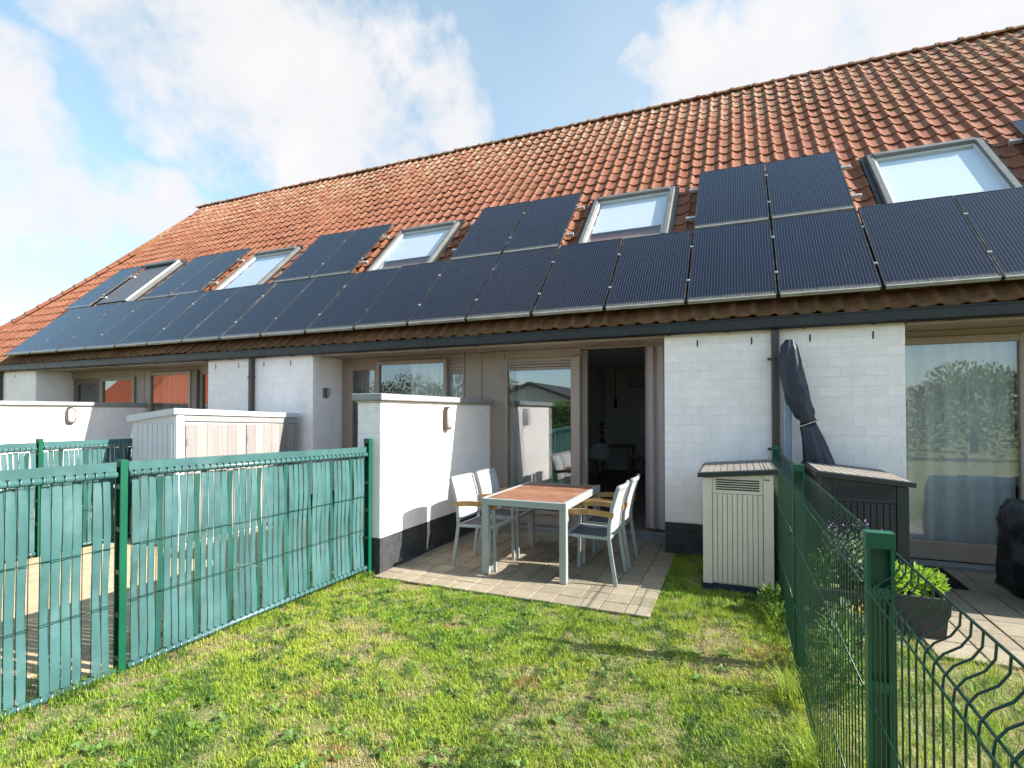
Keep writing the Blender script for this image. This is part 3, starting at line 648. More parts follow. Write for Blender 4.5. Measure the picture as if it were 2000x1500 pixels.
# ------------------------------------------------------------------ dividing walls
def garden_wall(xr, y0, y1, label, group, end=True):
    t = thing('garden_wall', label, 'wall', (xr - .14, (y0 + y1) / 2, 0), group)
    wl = B(xr - .274, xr - .004, y0 + .004, y1, .355, 1.70).build('wall', 'mortar_white', t)
    pl = B(xr - .274, xr - .004, y0 + .004, y1, -.05, .354).build('plinth', 'mortar_dark', t)
    brick_face(wl, 'y', xr, y0 + .03, y1, .355, 13, .1035, 'brick_white', 1); brick_face(pl, 'y', xr, y0 + .03, y1, -.01, 4, .091, 'brick_dark', 1)
    if end: brick_face(wl, 'x', y0, xr - .28, xr - .001, .355, 13, .1035, 'brick_white'); brick_face(pl, 'x', y0, xr - .28, xr - .001, -.01, 4, .091, 'brick_dark')
    B(xr - .295, xr + .015, y0 - .015, y1, 1.701, 1.722, c=.003).build('coping_bed', 'cream', t)
    B(xr - .325, xr + .045, y0 - .045, y1, 1.723, 1.792, c=.006).build('coping', 'coping', t)
    return t
garden_wall(-3.25, 4.34, 6.895, 'white brick dividing wall with grey coping beside the dining table', 'white dividing walls')
garden_wall(-10.77, 4.45, 6.895, 'far left white brick dividing wall behind the pale green fence', 'white dividing walls', end=False)
def wall_light(x, y, z, label):
    t = thing('wall_light', label, 'light', (x, y, z), 'bulkhead lights on the dividing walls')
    def oval(rx, rz, x0, x1, sc=1.):
        n = 20; pts = []
        for i in range(n):
            a = 2 * math.pi * i / n; ca, sa = math.cos(a), math.sin(a); e = 2 / 3.2
            pts.append((y + rx * math.copysign(abs(ca) ** e, ca), z + rz * math.copysign(abs(sa) ** e, sa)))
        v = [(x0, a, b) for a, b in pts] + [(x1, y + (a - y) * sc, z + (b - z) * sc) for a, b in pts]
        return MB().add(v, [tuple(range(n))[::-1], tuple(range(n, 2 * n))] + [(i, (i + 1) % n, (i + 1) % n + n, i + n) for i in range(n)])
    oval(.075, .145, x + .003, x + .055, .96).build('housing', 'downpipe', t); oval(.055, .122, x + .055, x + .078, .82).build('diffuser', 'lamp_glass', t)
wall_light(-3.25, 5.62, 1.53, 'oval bulkhead light on the sunlit wall beside the table')
wall_light(-10.77, 5.55, 1.55, 'oval bulkhead light on the far left white wall')

# ------------------------------------------------------------------ curtains, interior things
curtain('curtain', 'grey floor-length curtain hanging in the open patio doorway', -1.09, -.79, .10, 2.46, 7.05, 'curtain_grey', 2.2, .04)
curtain('net_curtain', 'white net curtain behind the right-hand patio door glass', 1.60, 2.66, .08, 2.42, 7.06, 'curtain_white', 6, .04)
curtain('net_curtain', 'pale net curtain behind the middle window beside the doorway', -3.1, -2.82, .10, 2.42, 7.16, 'curtain_white', 4, .03)
curtain('net_curtain', 'pale curtain behind the left neighbour sliding window', -4.75, -3.6, .10, 2.42, 7.12, 'curtain_white', 13, .03)
curtain('curtain', 'grey curtain behind the left neighbour narrow door glass', -5.8, -5.45, .10, 2.42, 7.12, 'curtain_grey', 5, .03)
curtain('net_curtain', 'grey net curtain behind the far left sliding window', -10.6, -9.5, .10, 2.42, 7.05, 'curtain_grey', 14, .03)
def shell_chair(x, y, rz, label):
    t = thing('shell_chair', label, 'chair', (0, 0, 0), 'chairs inside the room')
    n = 8; v = []; f = []
    path = [(-.21, .42), (-.12, .43), (0, .43), (.1, .435), (.17, .46), (.21, .54), (.235, .66), (.25, .80), (.25, .83)]
    for i, (d, z) in enumerate(path):
        wd = (.19, .22, .235, .235, .235, .23, .22, .18, .12)[i]
        for k_ in range(n + 1):
            u = -1 + 2 * k_ / n; v.append((d - (.06 * u * u if i > 4 else 0), u * wd, z + (.05 * u * u if i <= 4 else 0)))
    for i in range(len(path) - 1):
        for k_ in range(n): a = i * (n + 1) + k_; f.append((a, a + 1, a + n + 2, a + n + 1))
    sh = MB().add(v, f, True); sh.add([(a, b, c - .012) for a, b, c in v], [q[::-1] for q in f], True)
    sh.build('shell', 'shell_white', t)
    for a in (-1, 1):
        for b in (-1, 1): MB().tube([(a * .12, b * .12, .42), (a * .2, b * .2, 0)], [.018, .012], 6).build('leg', 'wood_pale', t)
    t.location = (x, y, .06); t.rotation_euler = (0, 0, rz)
shell_chair(-2.95, 12.3, R(-75), 'white shell chair in the dark room, nearest the doorway')
shell_chair(-2.15, 12.9, R(20), 'white shell chair in the dark room right of the other')
t = thing('dining_table', 'wooden dining table inside the dark room', 'table', (-2.7, 13.05, .06))
B(-3.22, -2.3, 12.75, 13.5, .76, .80, c=.005).build('table_top', 'wood_pale', t)
for a in (-3.15, -2.37):
    for b in (12.82, 13.43): B(a - .03, a + .03, b - .03, b + .03, .06, .76).build('leg', 'wood_pale', t)
t = thing('vase', 'vase with dark leaves on the indoor dining table', 'vase', (-3.05, 12.95, .80))
MB().lathe([(.0, .80), (.05, .80), (.07, .88), (.05, .98), (.035, 1.02)], -3.05, 12.95).build('pot', 'planter', t)
mb = MB()
for i in range(40):
    a = random.random() * 6.28; h = random.uniform(1.05, 1.35); r = random.uniform(.02, .12); c = Vector((-3.05 + r * math.cos(a), 12.95 + r * math.sin(a), h)); d = Vector((math.cos(a), math.sin(a), .5)) * .05
    e = Vector((-d.y, d.x, 0)) * .5; mb.add([c - d, c + e, c + d, c - e], [(0, 1, 2, 3)])
mb.build('leaves', 'leaf_dark', t)
t = thing('air_conditioner', 'white air conditioner unit high on the dark room wall', 'air conditioner', (-2.2, 14.2, 2.3))
B(-2.62, -1.8, 14.08, 14.295, 2.25, 2.55, c=.03).build('casing', 'shell_white', t); B(-2.58, -1.84, 14.072, 14.079, 2.28, 2.31).build('louvre', 'vent_white', t)
t = thing('lamp', 'slim black pendant lamp in the dark room', 'lamp', (-2.75, 13.1, 2.75))
MB().tube([(-2.75, 13.1, 2.75), (-2.75, 13.1, 1.95)], .006, 5).build('cord', 'black', t); MB().lathe([(.03, 1.95), (.035, 1.75), (.03, 1.72)], -2.75, 13.1, 10).build('shade', 'black', t)

# ------------------------------------------------------------------ garden table and chairs
t = thing('garden_table', 'aluminium garden table with reddish slatted wooden top on the patio', 'table', (-1.88, 5.36, .016))
tx0, tx1, ty0, ty1, tz = -2.315, -1.445, 4.705, 6.03, .765
for a in (tx0 + .036, tx1 - .036):
    for b in (ty0 + .036, ty1 - .036): B(a - .034, a + .034, b - .034, b + .034, .018, tz - .07, c=.004).build('leg', 'alu', t)
for b in (ty0, ty1 - .035): B(tx0 + .036, tx1 - .036, b, b + .035, tz - .07, tz - .004, c=.004).build('end_rail', 'alu', t)
for a in (tx0, tx1 - .036): B(a, a + .036, ty0 - .002, ty1 + .002, tz - .071, tz, c=.004).build('side_rail', 'alu', t)
B(tx1 - .055, tx1 - .037, ty0 + .3, ty1 - .1, tz - .095, tz - .072).build('extension_rail', 'alu', t)
npk = 13
for i in range(npk):
    a = ty0 + .037 + (ty1 - ty0 - .074) * i / npk; b = ty0 + .037 + (ty1 - ty0 - .074) * (i + 1) / npk
    B(tx0 + .038, tx1 - .038, a + .003, b - .003, tz - .024, tz - .004 + random.uniform(-.001, .001), c=.002).build('plank', 'teak', t)
def garden_chair(label):
    """local: back towards -x, seat faces +x, width along y"""
    t = thing('garden_chair', label, 'chair', (0, 0, 0), 'garden chairs round the table')
    hw = .235
    for s in (-1, 1):
        y = s * hw
        bk = MB(); pts = [(-.245, y, 0), (-.205, y, .25), (-.18, y, .43), (-.185, y, .55), (-.215, y, .72), (-.27, y, .90)]
        for a, b in zip(pts, pts[1:]): bk.bar(a, b, .016, .011)
        bk.build('rear_leg', 'alu', t)
        fl = MB(); fl.bar((.235, y, 0), (.225, y, .43), .015, .011); fl.bar((.225, y, .43), (.215, y, .628), .013, .011); fl.build('front_leg', 'alu', t)
        MB().bar((-.18, y, .425), (.235, y, .435), .011, .016).build('side_rail', 'alu', t)
        ar = MB(); n = 8
        pts = [(-.225 + .48 * q / n, y + s * .012 * math.sin(math.pi * q / n), .64 + .022 * math.sin(math.pi * q / n)) for q in range(n + 1)]
        for a, b in zip(pts, pts[1:]): ar.bar(a, b, .025, .012)
        ar.build('armrest', 'teak_arm', t)
    MB().bar((.23, -hw, .437), (.23, hw, .437), .014, .014).build('front_rail', 'alu', t); MB().bar((-.18, -hw, .425), (-.18, hw, .425), .012, .012).build('rear_rail', 'alu', t)
    tr = MB(); n = 8; pts = [(-.27 - .025 * math.sin(math.pi * q / n), -hw + 2 * hw * q / n, .895) for q in range(n + 1)]
    for a, b in zip(pts, pts[1:]): tr.bar(a, b, .010, .018)
    tr.build('top_rail', 'alu', t)
    v = []; f = []; n = 8
    for i in range(n + 1):
        q = i / n; x = -.17 + .39 * q; z = .436 - .018 * math.sin(math.pi * q)
        for y in (-hw + .012, 0, hw - .012): v.append((x, y, z - (.008 if y == 0 else 0)))
    for i in range(n):
        for k_ in range(2): f.append((i * 3 + k_, i * 3 + 3 + k_, i * 3 + 4 + k_, i * 3 + 1 + k_))
    MB().add(v, f, True).add([(a, b, c - .004) for a, b, c in v], [q[::-1] for q in f], True).build('seat', 'textile_dark', t)
    v = []; f = []; zs = [.47, .55, .63, .72, .80, .885]; xs = [-.178, -.183, -.197, -.215, -.239, -.268]
    for x, z in zip(xs, zs):
        for q in range(5): u = -1 + .5 * q; v.append((x - .022 * (1 - u * u), u * (hw - .012), z))
    for i in range(len(zs) - 1):
        for k_ in range(4): f.append((i * 5 + k_, i * 5 + k_ + 1, i * 5 + k_ + 6, i * 5 + k_ + 5))
    MB().add(v, f, True).add([(a - .005, b, c) for a, b, c in v], [q[::-1] for q in f], True).build('backrest', 'textile_light', t)
    return t
g0 = garden_chair('grey garden chair left of the table, nearer the lawn')
spots = [(-2.45, 5.05, 0, None), (-2.44, 5.61, 1, 'grey garden chair left of the table, nearer the house'), (-1.26, 5.07, 180, 'grey garden chair right of the table, nearer the lawn'), (-1.255, 5.69, 181, 'grey garden chair right of the table, nearer the house')]
for x, y, a, lb in spots:
    o = g0 if lb is None else copy_tree(g0)
    if lb: o['label'] = lb
    o.location = (x, y, .018); o.rotation_euler = (0, 0, R(a))

# ------------------------------------------------------------------ storage sheds
def storage(x0, x1, y0, y1, zl, zr, m, lidm, label, base):
    """plastic garden store; lid slopes along x from zl (at x0) to zr (at x1); side wall with planks and wedge louvre faces the camera"""
    t = thing('storage_shed', label, 'shed', ((x0 + x1) / 2, (y0 + y1) / 2, 0))
    zt = lambda x: zl + (zr - zl) * (x - x0) / (x1 - x0) - .035
    body = MB().prism([(x0 + .02, .06), (x1 - .02, .06), (x1 - .02, zt(x1 - .02)), (x0 + .02, zt(x0 + .02))], 'y', y0 + .03, y1)
    body.build('body', m, t)
    B(x0 + .01, x1 - .01, y0 + .012, y1, 0, .06).build('base', base, t)
    fx0, fx1 = x0 + .10, x1 - .10; n = 10; zb = .075
    vz0 = min(zl, zr) - .16
    for i in range(n):
        a = fx0 + (fx1 - fx0) * i / n; b = fx0 + (fx1 - fx0) * (i + 1) / n
        B(a + .0025, b - .0025, y0 + .006, y0 + .03, zb, vz0 - .012, c=.0025).build('plank', m, t)
    for a, b in ((x0 + .018, fx0 - .003), (fx1 + .003, x1 - .018)):
        MB().prism([(a, .062), (b, .062), (b, zt(b) - .002), (a, zt(a) - .002)], 'y', y0, y0 + .03).build('corner_post', m, t)
    # louvre panel
    MB().prism([(fx0, vz0 - .008), (fx1, vz0 - .008), (fx1, zt(fx1) - .003), (fx0, zt(fx0) - .003)], 'y', y0 + .010, y0 + .03).build('vent_panel', m, t)
    hi_left = zl > zr
    for q in range(5):
        za = vz0 + .022 + q * .021; a, b = fx0 + .03, fx1 - .03
        rise = min(zt(a), zt(b)) - .03
        if za > rise:
            # wedge: only the part under the sloping lid
            lim = [x for x in np.linspace(a, b, 40) if zt(x) - .025 > za + .006]
            if not lim: continue
            a, b = min(lim), max(lim)
        B(a, b, y0 + .006, y0 + .0125, za, za + .011).build('louvre', 'black', t)
    lid = MB(); ov = .025
    P = [(x0 - ov, zt(x0) + .004), (x1 + ov, zt(x1) + .004), (x1 + ov, zt(x1) + .042), (x0 - ov, zt(x0) + .042)]
    lid.prism(P, 'y', y0 - .03, y1 + .02); lo = lid.build('lid', lidm[1], t)
    nn = 11
    for i in range(nn):
        a = x0 - ov + .02 + (x1 - x0 + 2 * ov - .04) * i / nn; b = x0 - ov + .02 + (x1 - x0 + 2 * ov - .04) * (i + 1) / nn
        MB().prism([(a + .003, zt(a) + .040), (b - .003, zt(b) + .040), (b - .003, zt(b) + .050), (a + .003, zt(a) + .050)], 'y', y0 - .015, y1).build('lid_board', lidm[0], lo)
    xx = (x1 - .07) if zr > zl else (x0 + .07)
    B(xx - .02, xx + .02, y0 - .002, y0 + .002, (zt(xx)) - .05, zt(xx) - .04).build('latch', 'black', t)
    return t
storage(-.30, .315, 5.13, 6.16, 1.045, 1.098, 'shed_beige', ('shed_lid', 'shed_dark'), 'beige plastic storage shed with dark lid beside the fence', 'shed_navy')
storage(.64, 1.285, 5.13, 6.16, 1.10, 1.035, 'shed_dark', ('shed_lid', 'shed_dark'), 'black plastic storage shed behind the wire fence on the right', 'shed_dark')
# white shed (left neighbour)
t = thing('garden_shed', 'low white garden shed with pale board doors behind the slatted fence', 'shed', (-6.5, 5.2, 0))
MB().add([(-6.90, 4.23, 0), (-6.12, 4.23, 0), (-6.12, 6.14, 0), (-6.90, 6.14, 0), (-6.90, 4.23, 1.50), (-6.12, 4.23, 1.60), (-6.12, 6.14, 1.54), (-6.90, 6.14, 1.47)], [(0, 1, 5, 4), (1, 2, 6, 5), (2, 3, 7, 6), (3, 0, 4, 7), (4, 5, 6, 7)]).build('body', 'shed_white', t)
for i in range(8): B(-6.87 + i * .09, -6.79 + i * .09, 4.222, 4.232, .02, 1.47, c=.003).build('side_board', 'shed_white', t)
MB().add([(-6.95, 4.19, 1.485), (-6.08, 4.19, 1.585), (-6.08, 6.17, 1.525), (-6.95, 6.17, 1.455), (-6.95, 4.19, 1.565), (-6.08, 4.19, 1.655), (-6.08, 6.17, 1.588), (-6.95, 6.17, 1.525)], [(0, 3, 2, 1), (4, 5, 6, 7), (0, 1, 5, 4), (1, 2, 6, 5), (2, 3, 7, 6), (3, 0, 4, 7)]).build('roof', 'shed_white', t)
B(-6.12, -6.10, 4.235, 4.34, .02, 1.585).build('door_frame', 'shed_white', t)
MB().add([(-6.10, 4.345, 1.50), (-6.10, 6.13, 1.445), (-6.10, 6.13, 1.515), (-6.10, 4.345, 1.58), (-6.118, 4.345, 1.50), (-6.118, 6.13, 1.445), (-6.118, 6.13, 1.515), (-6.118, 4.345, 1.58)], [(0, 1, 2, 3), (4, 7, 6, 5), (0, 4, 5, 1), (3, 2, 6, 7), (0, 3, 7, 4), (1, 5, 6, 2)]).build('lintel', 'shed_boards', t)
B(-6.118, -6.10, 6.06, 6.13, .02, 1.44).build('door_frame', 'shed_boards', t)
for d0, d1 in ((4.35, 5.20), (5.21, 6.05)):
    dr = B(-6.118, -6.106, d0, d1, .04, 1.44).build('door', 'shed_boards', t)
    for i in range(6):
        a = d0 + (d1 - d0) * i / 6; b = d0 + (d1 - d0) * (i + 1) / 6
        B(-6.106, -6.096, a + .001, b - .001, .05, 1.478 - .03 * (a - 4.3) / 1.8 - .02, c=.001).build('board', 'shed_boards', dr)
    for z in (.3, 1.2): B(-6.096, -6.09, d0 + .005, d0 + .03, z, z + .09).build('hinge', 'zinc', dr)
# reclining chair beside the far wall
t = thing('recliner', 'folded grey recliner chair with white frame left of the white shed', 'recliner', (-8.6, 5.6, 0))
MB().bar((-9.35, 5.55, .02), (-9.0, 5.55, 1.36), .02, .02).bar((-8.2, 5.55, .02), (-8.2, 5.55, 1.30), .02, .02).bar((-9.0, 5.55, 1.36), (-8.2, 5.55, 1.36), .02, .02).bar((-9.05, 5.5, .95), (-8.5, 5.35, .95), .02, .02).build('frame', 'shell_white', t)
MB().add([(-8.98, 5.56, 1.35), (-8.22, 5.56, 1.35), (-8.15, 5.50, .5), (-9.1, 5.50, .5)], [(0, 1, 2, 3)]).add([(-8.98, 5.575, 1.35), (-8.22, 5.575, 1.35), (-8.15, 5.515, .5), (-9.1, 5.515, .5)], [(3, 2, 1, 0)]).build('backrest', 'textile_dark', t)
MB().bar((-9.0, 5.5, .5), (-8.9, 4.9, .4), .02, .02).bar((-8.2, 5.5, .5), (-8.2, 4.9, .4), .02, .02).build('legs_frame', 'shell_white', t)

# ------------------------------------------------------------------ fences
def post(fence, p, h, ax, cap=True, face=1, nclips=5):
    """double-flange post: two flanges joined by a recessed web. ax = unit vector along the fence (2-D)"""
    x, y = p; u = Vector((ax[0], ax[1], 0)); n = Vector((-u.y, u.x, 0))
    def blk(name, a0, a1, b0, b1, z0, z1, m, par):
        v = [Vector((x, y, 0)) + u * a + n * b + Vector((0, 0, z)) for z in (z0, z1) for b in (b0, b1) for a in (a0, a1)]
        return MB().add(v, [(0, 2, 3, 1), (4, 5, 7, 6), (0, 1, 5, 4), (2, 6, 7, 3), (0, 4, 6, 2), (1, 3, 7, 5)]).build(name, m, par)
    # webs: along the fence direction the section is thin, flanges on both sides (across)
    po = blk('post', .012, .017, -.023, .023, -.1, h - .02, 'post_green', fence)
    for sgn in (-1, 1): blk('flange', -.020, .020, sgn * .0275 - .0045, sgn * .0275 + .0045, -.1, h, 'post_green', po)
    if cap: blk('cap', -.022, .022, -.034, .034, h - .035, h + .008, 'post_green', po)
    for q in range(nclips):
        z = h - .17 - q * (h - .25) / max(nclips - 1, 1)
        blk('clip', -.018, -.008, -.023, .023, z, z + .028, 'post_green', po)
    return po
FOLD = [(0, 0), (.002, -.028), (.016, -.05), (.042, -.068), (.056, -.088), (.058, -.108)]
def wire_panel(fence, p, q, ztop, zbot, side, fold=True, rail_m='wire_green', each=True, hz=(.42, .83), r=.0023):
    """welded mesh panel from p to q (2-D); side = +1/-1 for the direction of the fold"""
    a = Vector((p[0], p[1], 0)); b = Vector((q[0], q[1], 0)); u = (b - a).normalized(); Ln = (b - a).length; n = Vector((-u.y, u.x, 0)) * side
    cnt = int(Ln / .05); off = (Ln - (cnt - 1) * .05) / 2
    def path(s):
        base = a + u * s; pts = []
        for d, z in FOLD: pts.append(base + n * d + Vector((0, 0, ztop + z)))
        pts.append(base + n * .058 + Vector((0, 0, zbot))); return pts
    jn = MB()
    for i in range(cnt):
        s = off + i * .05
        if each: MB().tube(path(s), r, 5, caps=False).build('wire', rail_m, fence)
        else: jn.tube(path(s), r, 4, caps=False)
    if not each: stuff(jn.build('wire_mesh', rail_m, fence))
    for d, z in [(0, ztop), (.052, ztop - .086), (.064, ztop - .106)] + [(.064, z_) for z_ in hz] + [(.064, zbot + .03), (.052, zbot + .05)]:
        MB().tube([a + n * d + Vector((0, 0, z)), b + n * d + Vector((0, 0, z))], r * 1.25, 6).build('rail_wire', rail_m, fence)
# right fence
rf = thing('mesh_fence', 'green welded wire mesh fence with posts on the right of the lawn', 'fence', (.36, 3.0, 0))
RP = [(.36, -.32), (.36, 1.74), (.36, 3.80), (.36, 5.86)]
for p in RP[1:]: post(rf, p, 1.265, (0, 1))
for p, q in zip(RP, RP[1:]): wire_panel(rf, (p[0] + .03, p[1] + .035), (q[0] + .03, q[1] - .035), 1.225, .04, 1)
for y in (3.70, 3.745): MB().add([(.36 + e, y + dy, z) for z in np.linspace(.05, 1.06, 9) for e, dy in ((.012 * math.sin(z * 9), 0), (.012 * math.sin(z * 9), .036))], [(i * 2, i * 2 + 1, i * 2 + 3, i * 2 + 2) for i in range(8)], True).build('slat', 'slat', rf)
B(.349, .371, 3.84, 5.82, 1.00, 1.06) if False else None
def slat_fence(fence, p, q, zt0, zt1, zb0, zb1, missing=(), dark=(), each=True):
    a = Vector((p[0], p[1], 0)); b = Vector((q[0], q[1], 0)); u = (b - a).normalized(); Ln = (b - a).length; n = Vector((u.y, -u.x, 0))   # n points to +x (our side)
    if n.x < 0: n = -n
    cnt = int(Ln / .05); off = (Ln - cnt * .05) / 2; ph = 0
    lerp = lambda x, y, t: x + (y - x) * t
    for i in range(cnt):
        s = off + (i + .5) * .05; t = s / Ln; zt = lerp(zt0, zt1, t) - .10; zb = lerp(zb0, zb1, t) + .02; base = a + u * s
        # wires each side of the slat
        MB().tube([base - u * .025 + n * .004 + Vector((0, 0, zb - .02)), base - u * .025 + n * .004 + Vector((0, 0, zt)), base - u * .025 + n * .034 + Vector((0, 0, zt + .018)), base - u * .025 + n * .036 + Vector((0, 0, zt + .04)), base - u * .025 + Vector((0, 0, zt + .052))], .0026, 4, caps=False).build('wire', 'wire_green', fence)
        if i in missing: continue
        isd = (i % 5 == 3) if dark == 'auto' else i in dark
        amp = .010 * random.uniform(.7, 1.3) * (-1 if isd else 1); tw = random.uniform(-.004, .004); lean = random.uniform(-.002, .002); hwid = .0218 * random.uniform(.94, 1.03); dz = random.uniform(-.015, .005); pz = random.uniform(-.08, .08)
        v = []; f = []; k_ = 14
        for j in range(k_ + 1):
            z = lerp(zb, zt + dz, j / k_); w_ = amp * math.sin((z + pz) / .40 * 2 * math.pi * .5 * 1.0 + .6); sh = lean * (j / k_ - .5) * 2
            for e in (-1, 0, 1): v.append(base + u * (e * hwid + sh) + n * (w_ + tw * e + (.003 if e == 0 else 0)) + Vector((0, 0, z)))
        for j in range(k_):
            for e in range(2): f.append((j * 3 + e, j * 3 + e + 1, j * 3 + e + 4, j * 3 + e + 3))
        MB().add(v, f, True).build('slat', 'slat_dark' if isd else 'slat', fence)
    # folded strips threaded through the top and bottom bends, flat cap strip, horizontal wires
    def strip(name, dz, r, m, zz0, zz1, out): MB().tube([a + n * out + Vector((0, 0, zz0 + dz)), b + n * out + Vector((0, 0, zz1 + dz))], r, 10, flat=1.0).build(name, m, fence)
    strip('top_strip', -.076, .020, 'slat', zt0, zt1, .014); strip('bottom_strip', .0, .020, 'slat', zb0, zb1, .012)
    for i in range(cnt):
        s = off + i * .05; t = s / Ln
        for zz, rr in ((lerp(zt0, zt1, t) - .076, .0235), (lerp(zb0, zb1, t), .0235)):
            c0 = a + u * s + n * .013 + Vector((0, 0, zz)); MB().tube([c0 + n * (math.cos(g) * rr) + Vector((0, 0, math.sin(g) * rr)) + u * (.008 * math.sin(g)) for g in np.linspace(-1.6, 1.9, 7)], .0028, 4, caps=False).build('wire_loop', 'wire_green', fence)
    cc = MB(); cc.add([a + n * d + Vector((0, 0, zt0 + z)) for d, z in ((-.012, -.056), (.012, -.056), (.014, 0), (-.014, 0))] + [b + n * d + Vector((0, 0, zt1 + z)) for d, z in ((-.012, -.056), (.012, -.056), (.014, 0), (-.014, 0))], [(0, 1, 5, 4), (1, 2, 6, 5), (2, 3, 7, 6), (3, 0, 4, 7), (0, 3, 2, 1), (4, 5, 6, 7)])
    cc.build('cap_strip', 'slat', fence)
    for h in (.30, .57, .85): 
        z0 = lerp(zb0, zt0, h); z1 = lerp(zb1, zt1, h) 
        if h < .8: MB().tube([a + n * .020 + Vector((0, 0, z0 + .03)), b + n * .020 + Vector((0, 0, z1 + .03))], .0024, 6).build('rail_wire', 'wire_green', fence)
lf = thing('slatted_fence', 'green mesh fence with bleached plastic slats along the left of the lawn', 'fence', (-3.45, 3.0, 0))
PA, PB = Vector((-3.51, 2.09)), Vector((-3.37, 4.30)); ud = (PB - PA).normalized(); PC = PA - ud * 2.21
for p, h in ((PA, 1.30), (PB, 1.335), (PC, 1.32)): post(lf, (p.x, p.y), h, (ud.x, ud.y))
e = ud * .035
slat_fence(lf, PA + e, PB - e, 1.295, 1.262, .025, .075, dark='auto', missing=())
# the section nearer the camera lacks a few slats
def fidx(px):
    # slat index for an image column on the near section (geometry only, for which slats are missing)
    best = None
    for i in range(44):
        s = .01 + (i + .5) * .05; p = PC + ud * (.035 + s); d = Vector((p.x, p.y, 0)); xc = d.dot(_rt); zc = d.x * _fw.x + d.y * _fw.y
        if zc > .1:
            q = 1000 + 1035 * xc / zc
            if best is None or abs(q - px) < best[0]: best = (abs(q - px), i)
    return best[1]
slat_fence(lf, PC + e, PA - e, 1.30, 1.295, .02, .02, missing=(fidx(65), fidx(178)), dark=())
lf2 = thing('slatted_fence', 'far slatted green fence left of the white shed, two gardens away', 'fence', (-7.2, 3.4, 0))
QS = [(-7.2, 1.1), (-7.2, 3.42), (-7.2, 5.74)]
for p in QS[1:]: post(lf2, p, 1.30, (0, 1))
slat_fence(lf2, (-7.2, 1.135), (-7.2, 3.385), 1.27, 1.265, .03, .03, dark='auto'); slat_fence(lf2, (-7.2, 3.455), (-7.2, 5.705), 1.27, 1.265, .03, .03, dark='auto')

# ------------------------------------------------------------------ parasol in its cover
t = thing('parasol', 'closed parasol in a dark blue tied cover against the right wall', 'parasol', (.62, 6.04, 0))
def loft(rings, n=28, fold=.10, seed=1, nf=7):
    v = []; f = []
    for i, (x, y, z, rx, ry) in enumerate(rings):
        for k_ in range(n):
            a = 2 * math.pi * k_ / n; m = 1 + fold * math.sin(nf * a + .7 * i * .2 + seed) + .04 * math.sin(3 * a + i * .8) + .16 * mnoise.noise(Vector((math.cos(a) * 2.2, math.sin(a) * 2.2, z * 5 + seed))) + .07 * mnoise.noise(Vector((math.cos(a) * 6, math.sin(a) * 6, z * 9)))
            v.append((x + rx * .88 * m * math.cos(a), y + ry * .9 * m * math.sin(a), z + .01 * math.sin(2 * a + i)))
    for i in range(len(rings) - 1):
        for k_ in range(n): f.append((i * n + k_, i * n + (k_ + 1) % n, (i + 1) * n + (k_ + 1) % n, (i + 1) * n + k_))
    f.append(tuple(range(n))[::-1]); f.append(tuple(len(v) - n + k_ for k_ in range(n)))
    return MB().add(v, f, True)
cv0 = [(.495, 6.04, 2.335, .018, .018), (.505, 6.04, 2.325, .055, .05), (.50, 6.04, 2.27, .085, .07), (.505, 6.04, 2.15, .108, .085), (.525, 6.04, 2.0, .123, .092), (.555, 6.04, 1.85, .13, .095), (.592, 6.04, 1.70, .125, .095), (.628, 6.04, 1.60, .108, .085), (.652, 6.04, 1.53, .088, .075), (.668, 6.04, 1.49, .076, .068)]
cv = []
for a, b in zip(cv0, cv0[1:]):
    for q in range(4): cv.append(tuple(u + (v - u) * q / 4 for u, v in zip(a, b)))
cv.append(cv0[-1])
loft(cv, n=44, fold=.05).build('cover', 'cover_blue', t)
loft([(.668, 6.04, 1.492, .076, .068), (.675, 6.04, 1.44, .088, .075), (.700, 6.04, 1.34, .105, .085), (.735, 6.04, 1.2, .128, .095), (.765, 6.04, 1.06, .15, .10), (.78, 6.04, .9, .16, .10), (.79, 6.04, .3, .16, .10)], fold=.11, seed=2, nf=8).build('cover_skirt', 'cover_blue', t)
MB().tube([(.668 + .084 * math.cos(a), 6.04 + .076 * math.sin(a), 1.495 + .035 * math.cos(a)) for a in np.linspace(0, 6.283, 25)], .006, 6).build('rope', 'rope', t)
B(.452, .520, 6.06, 6.12, 0, 1.775, c=.008).build('mast', 'pole_blue', t); B(.30 + .1, .62, 5.98, 6.2, .0, .08, c=.01).build('foot', 'black', t)
MB().tube([(.513, 6.052, 1.755), (.513, 6.062, 1.755)], .010, 10).build('bolt', 'black', t)

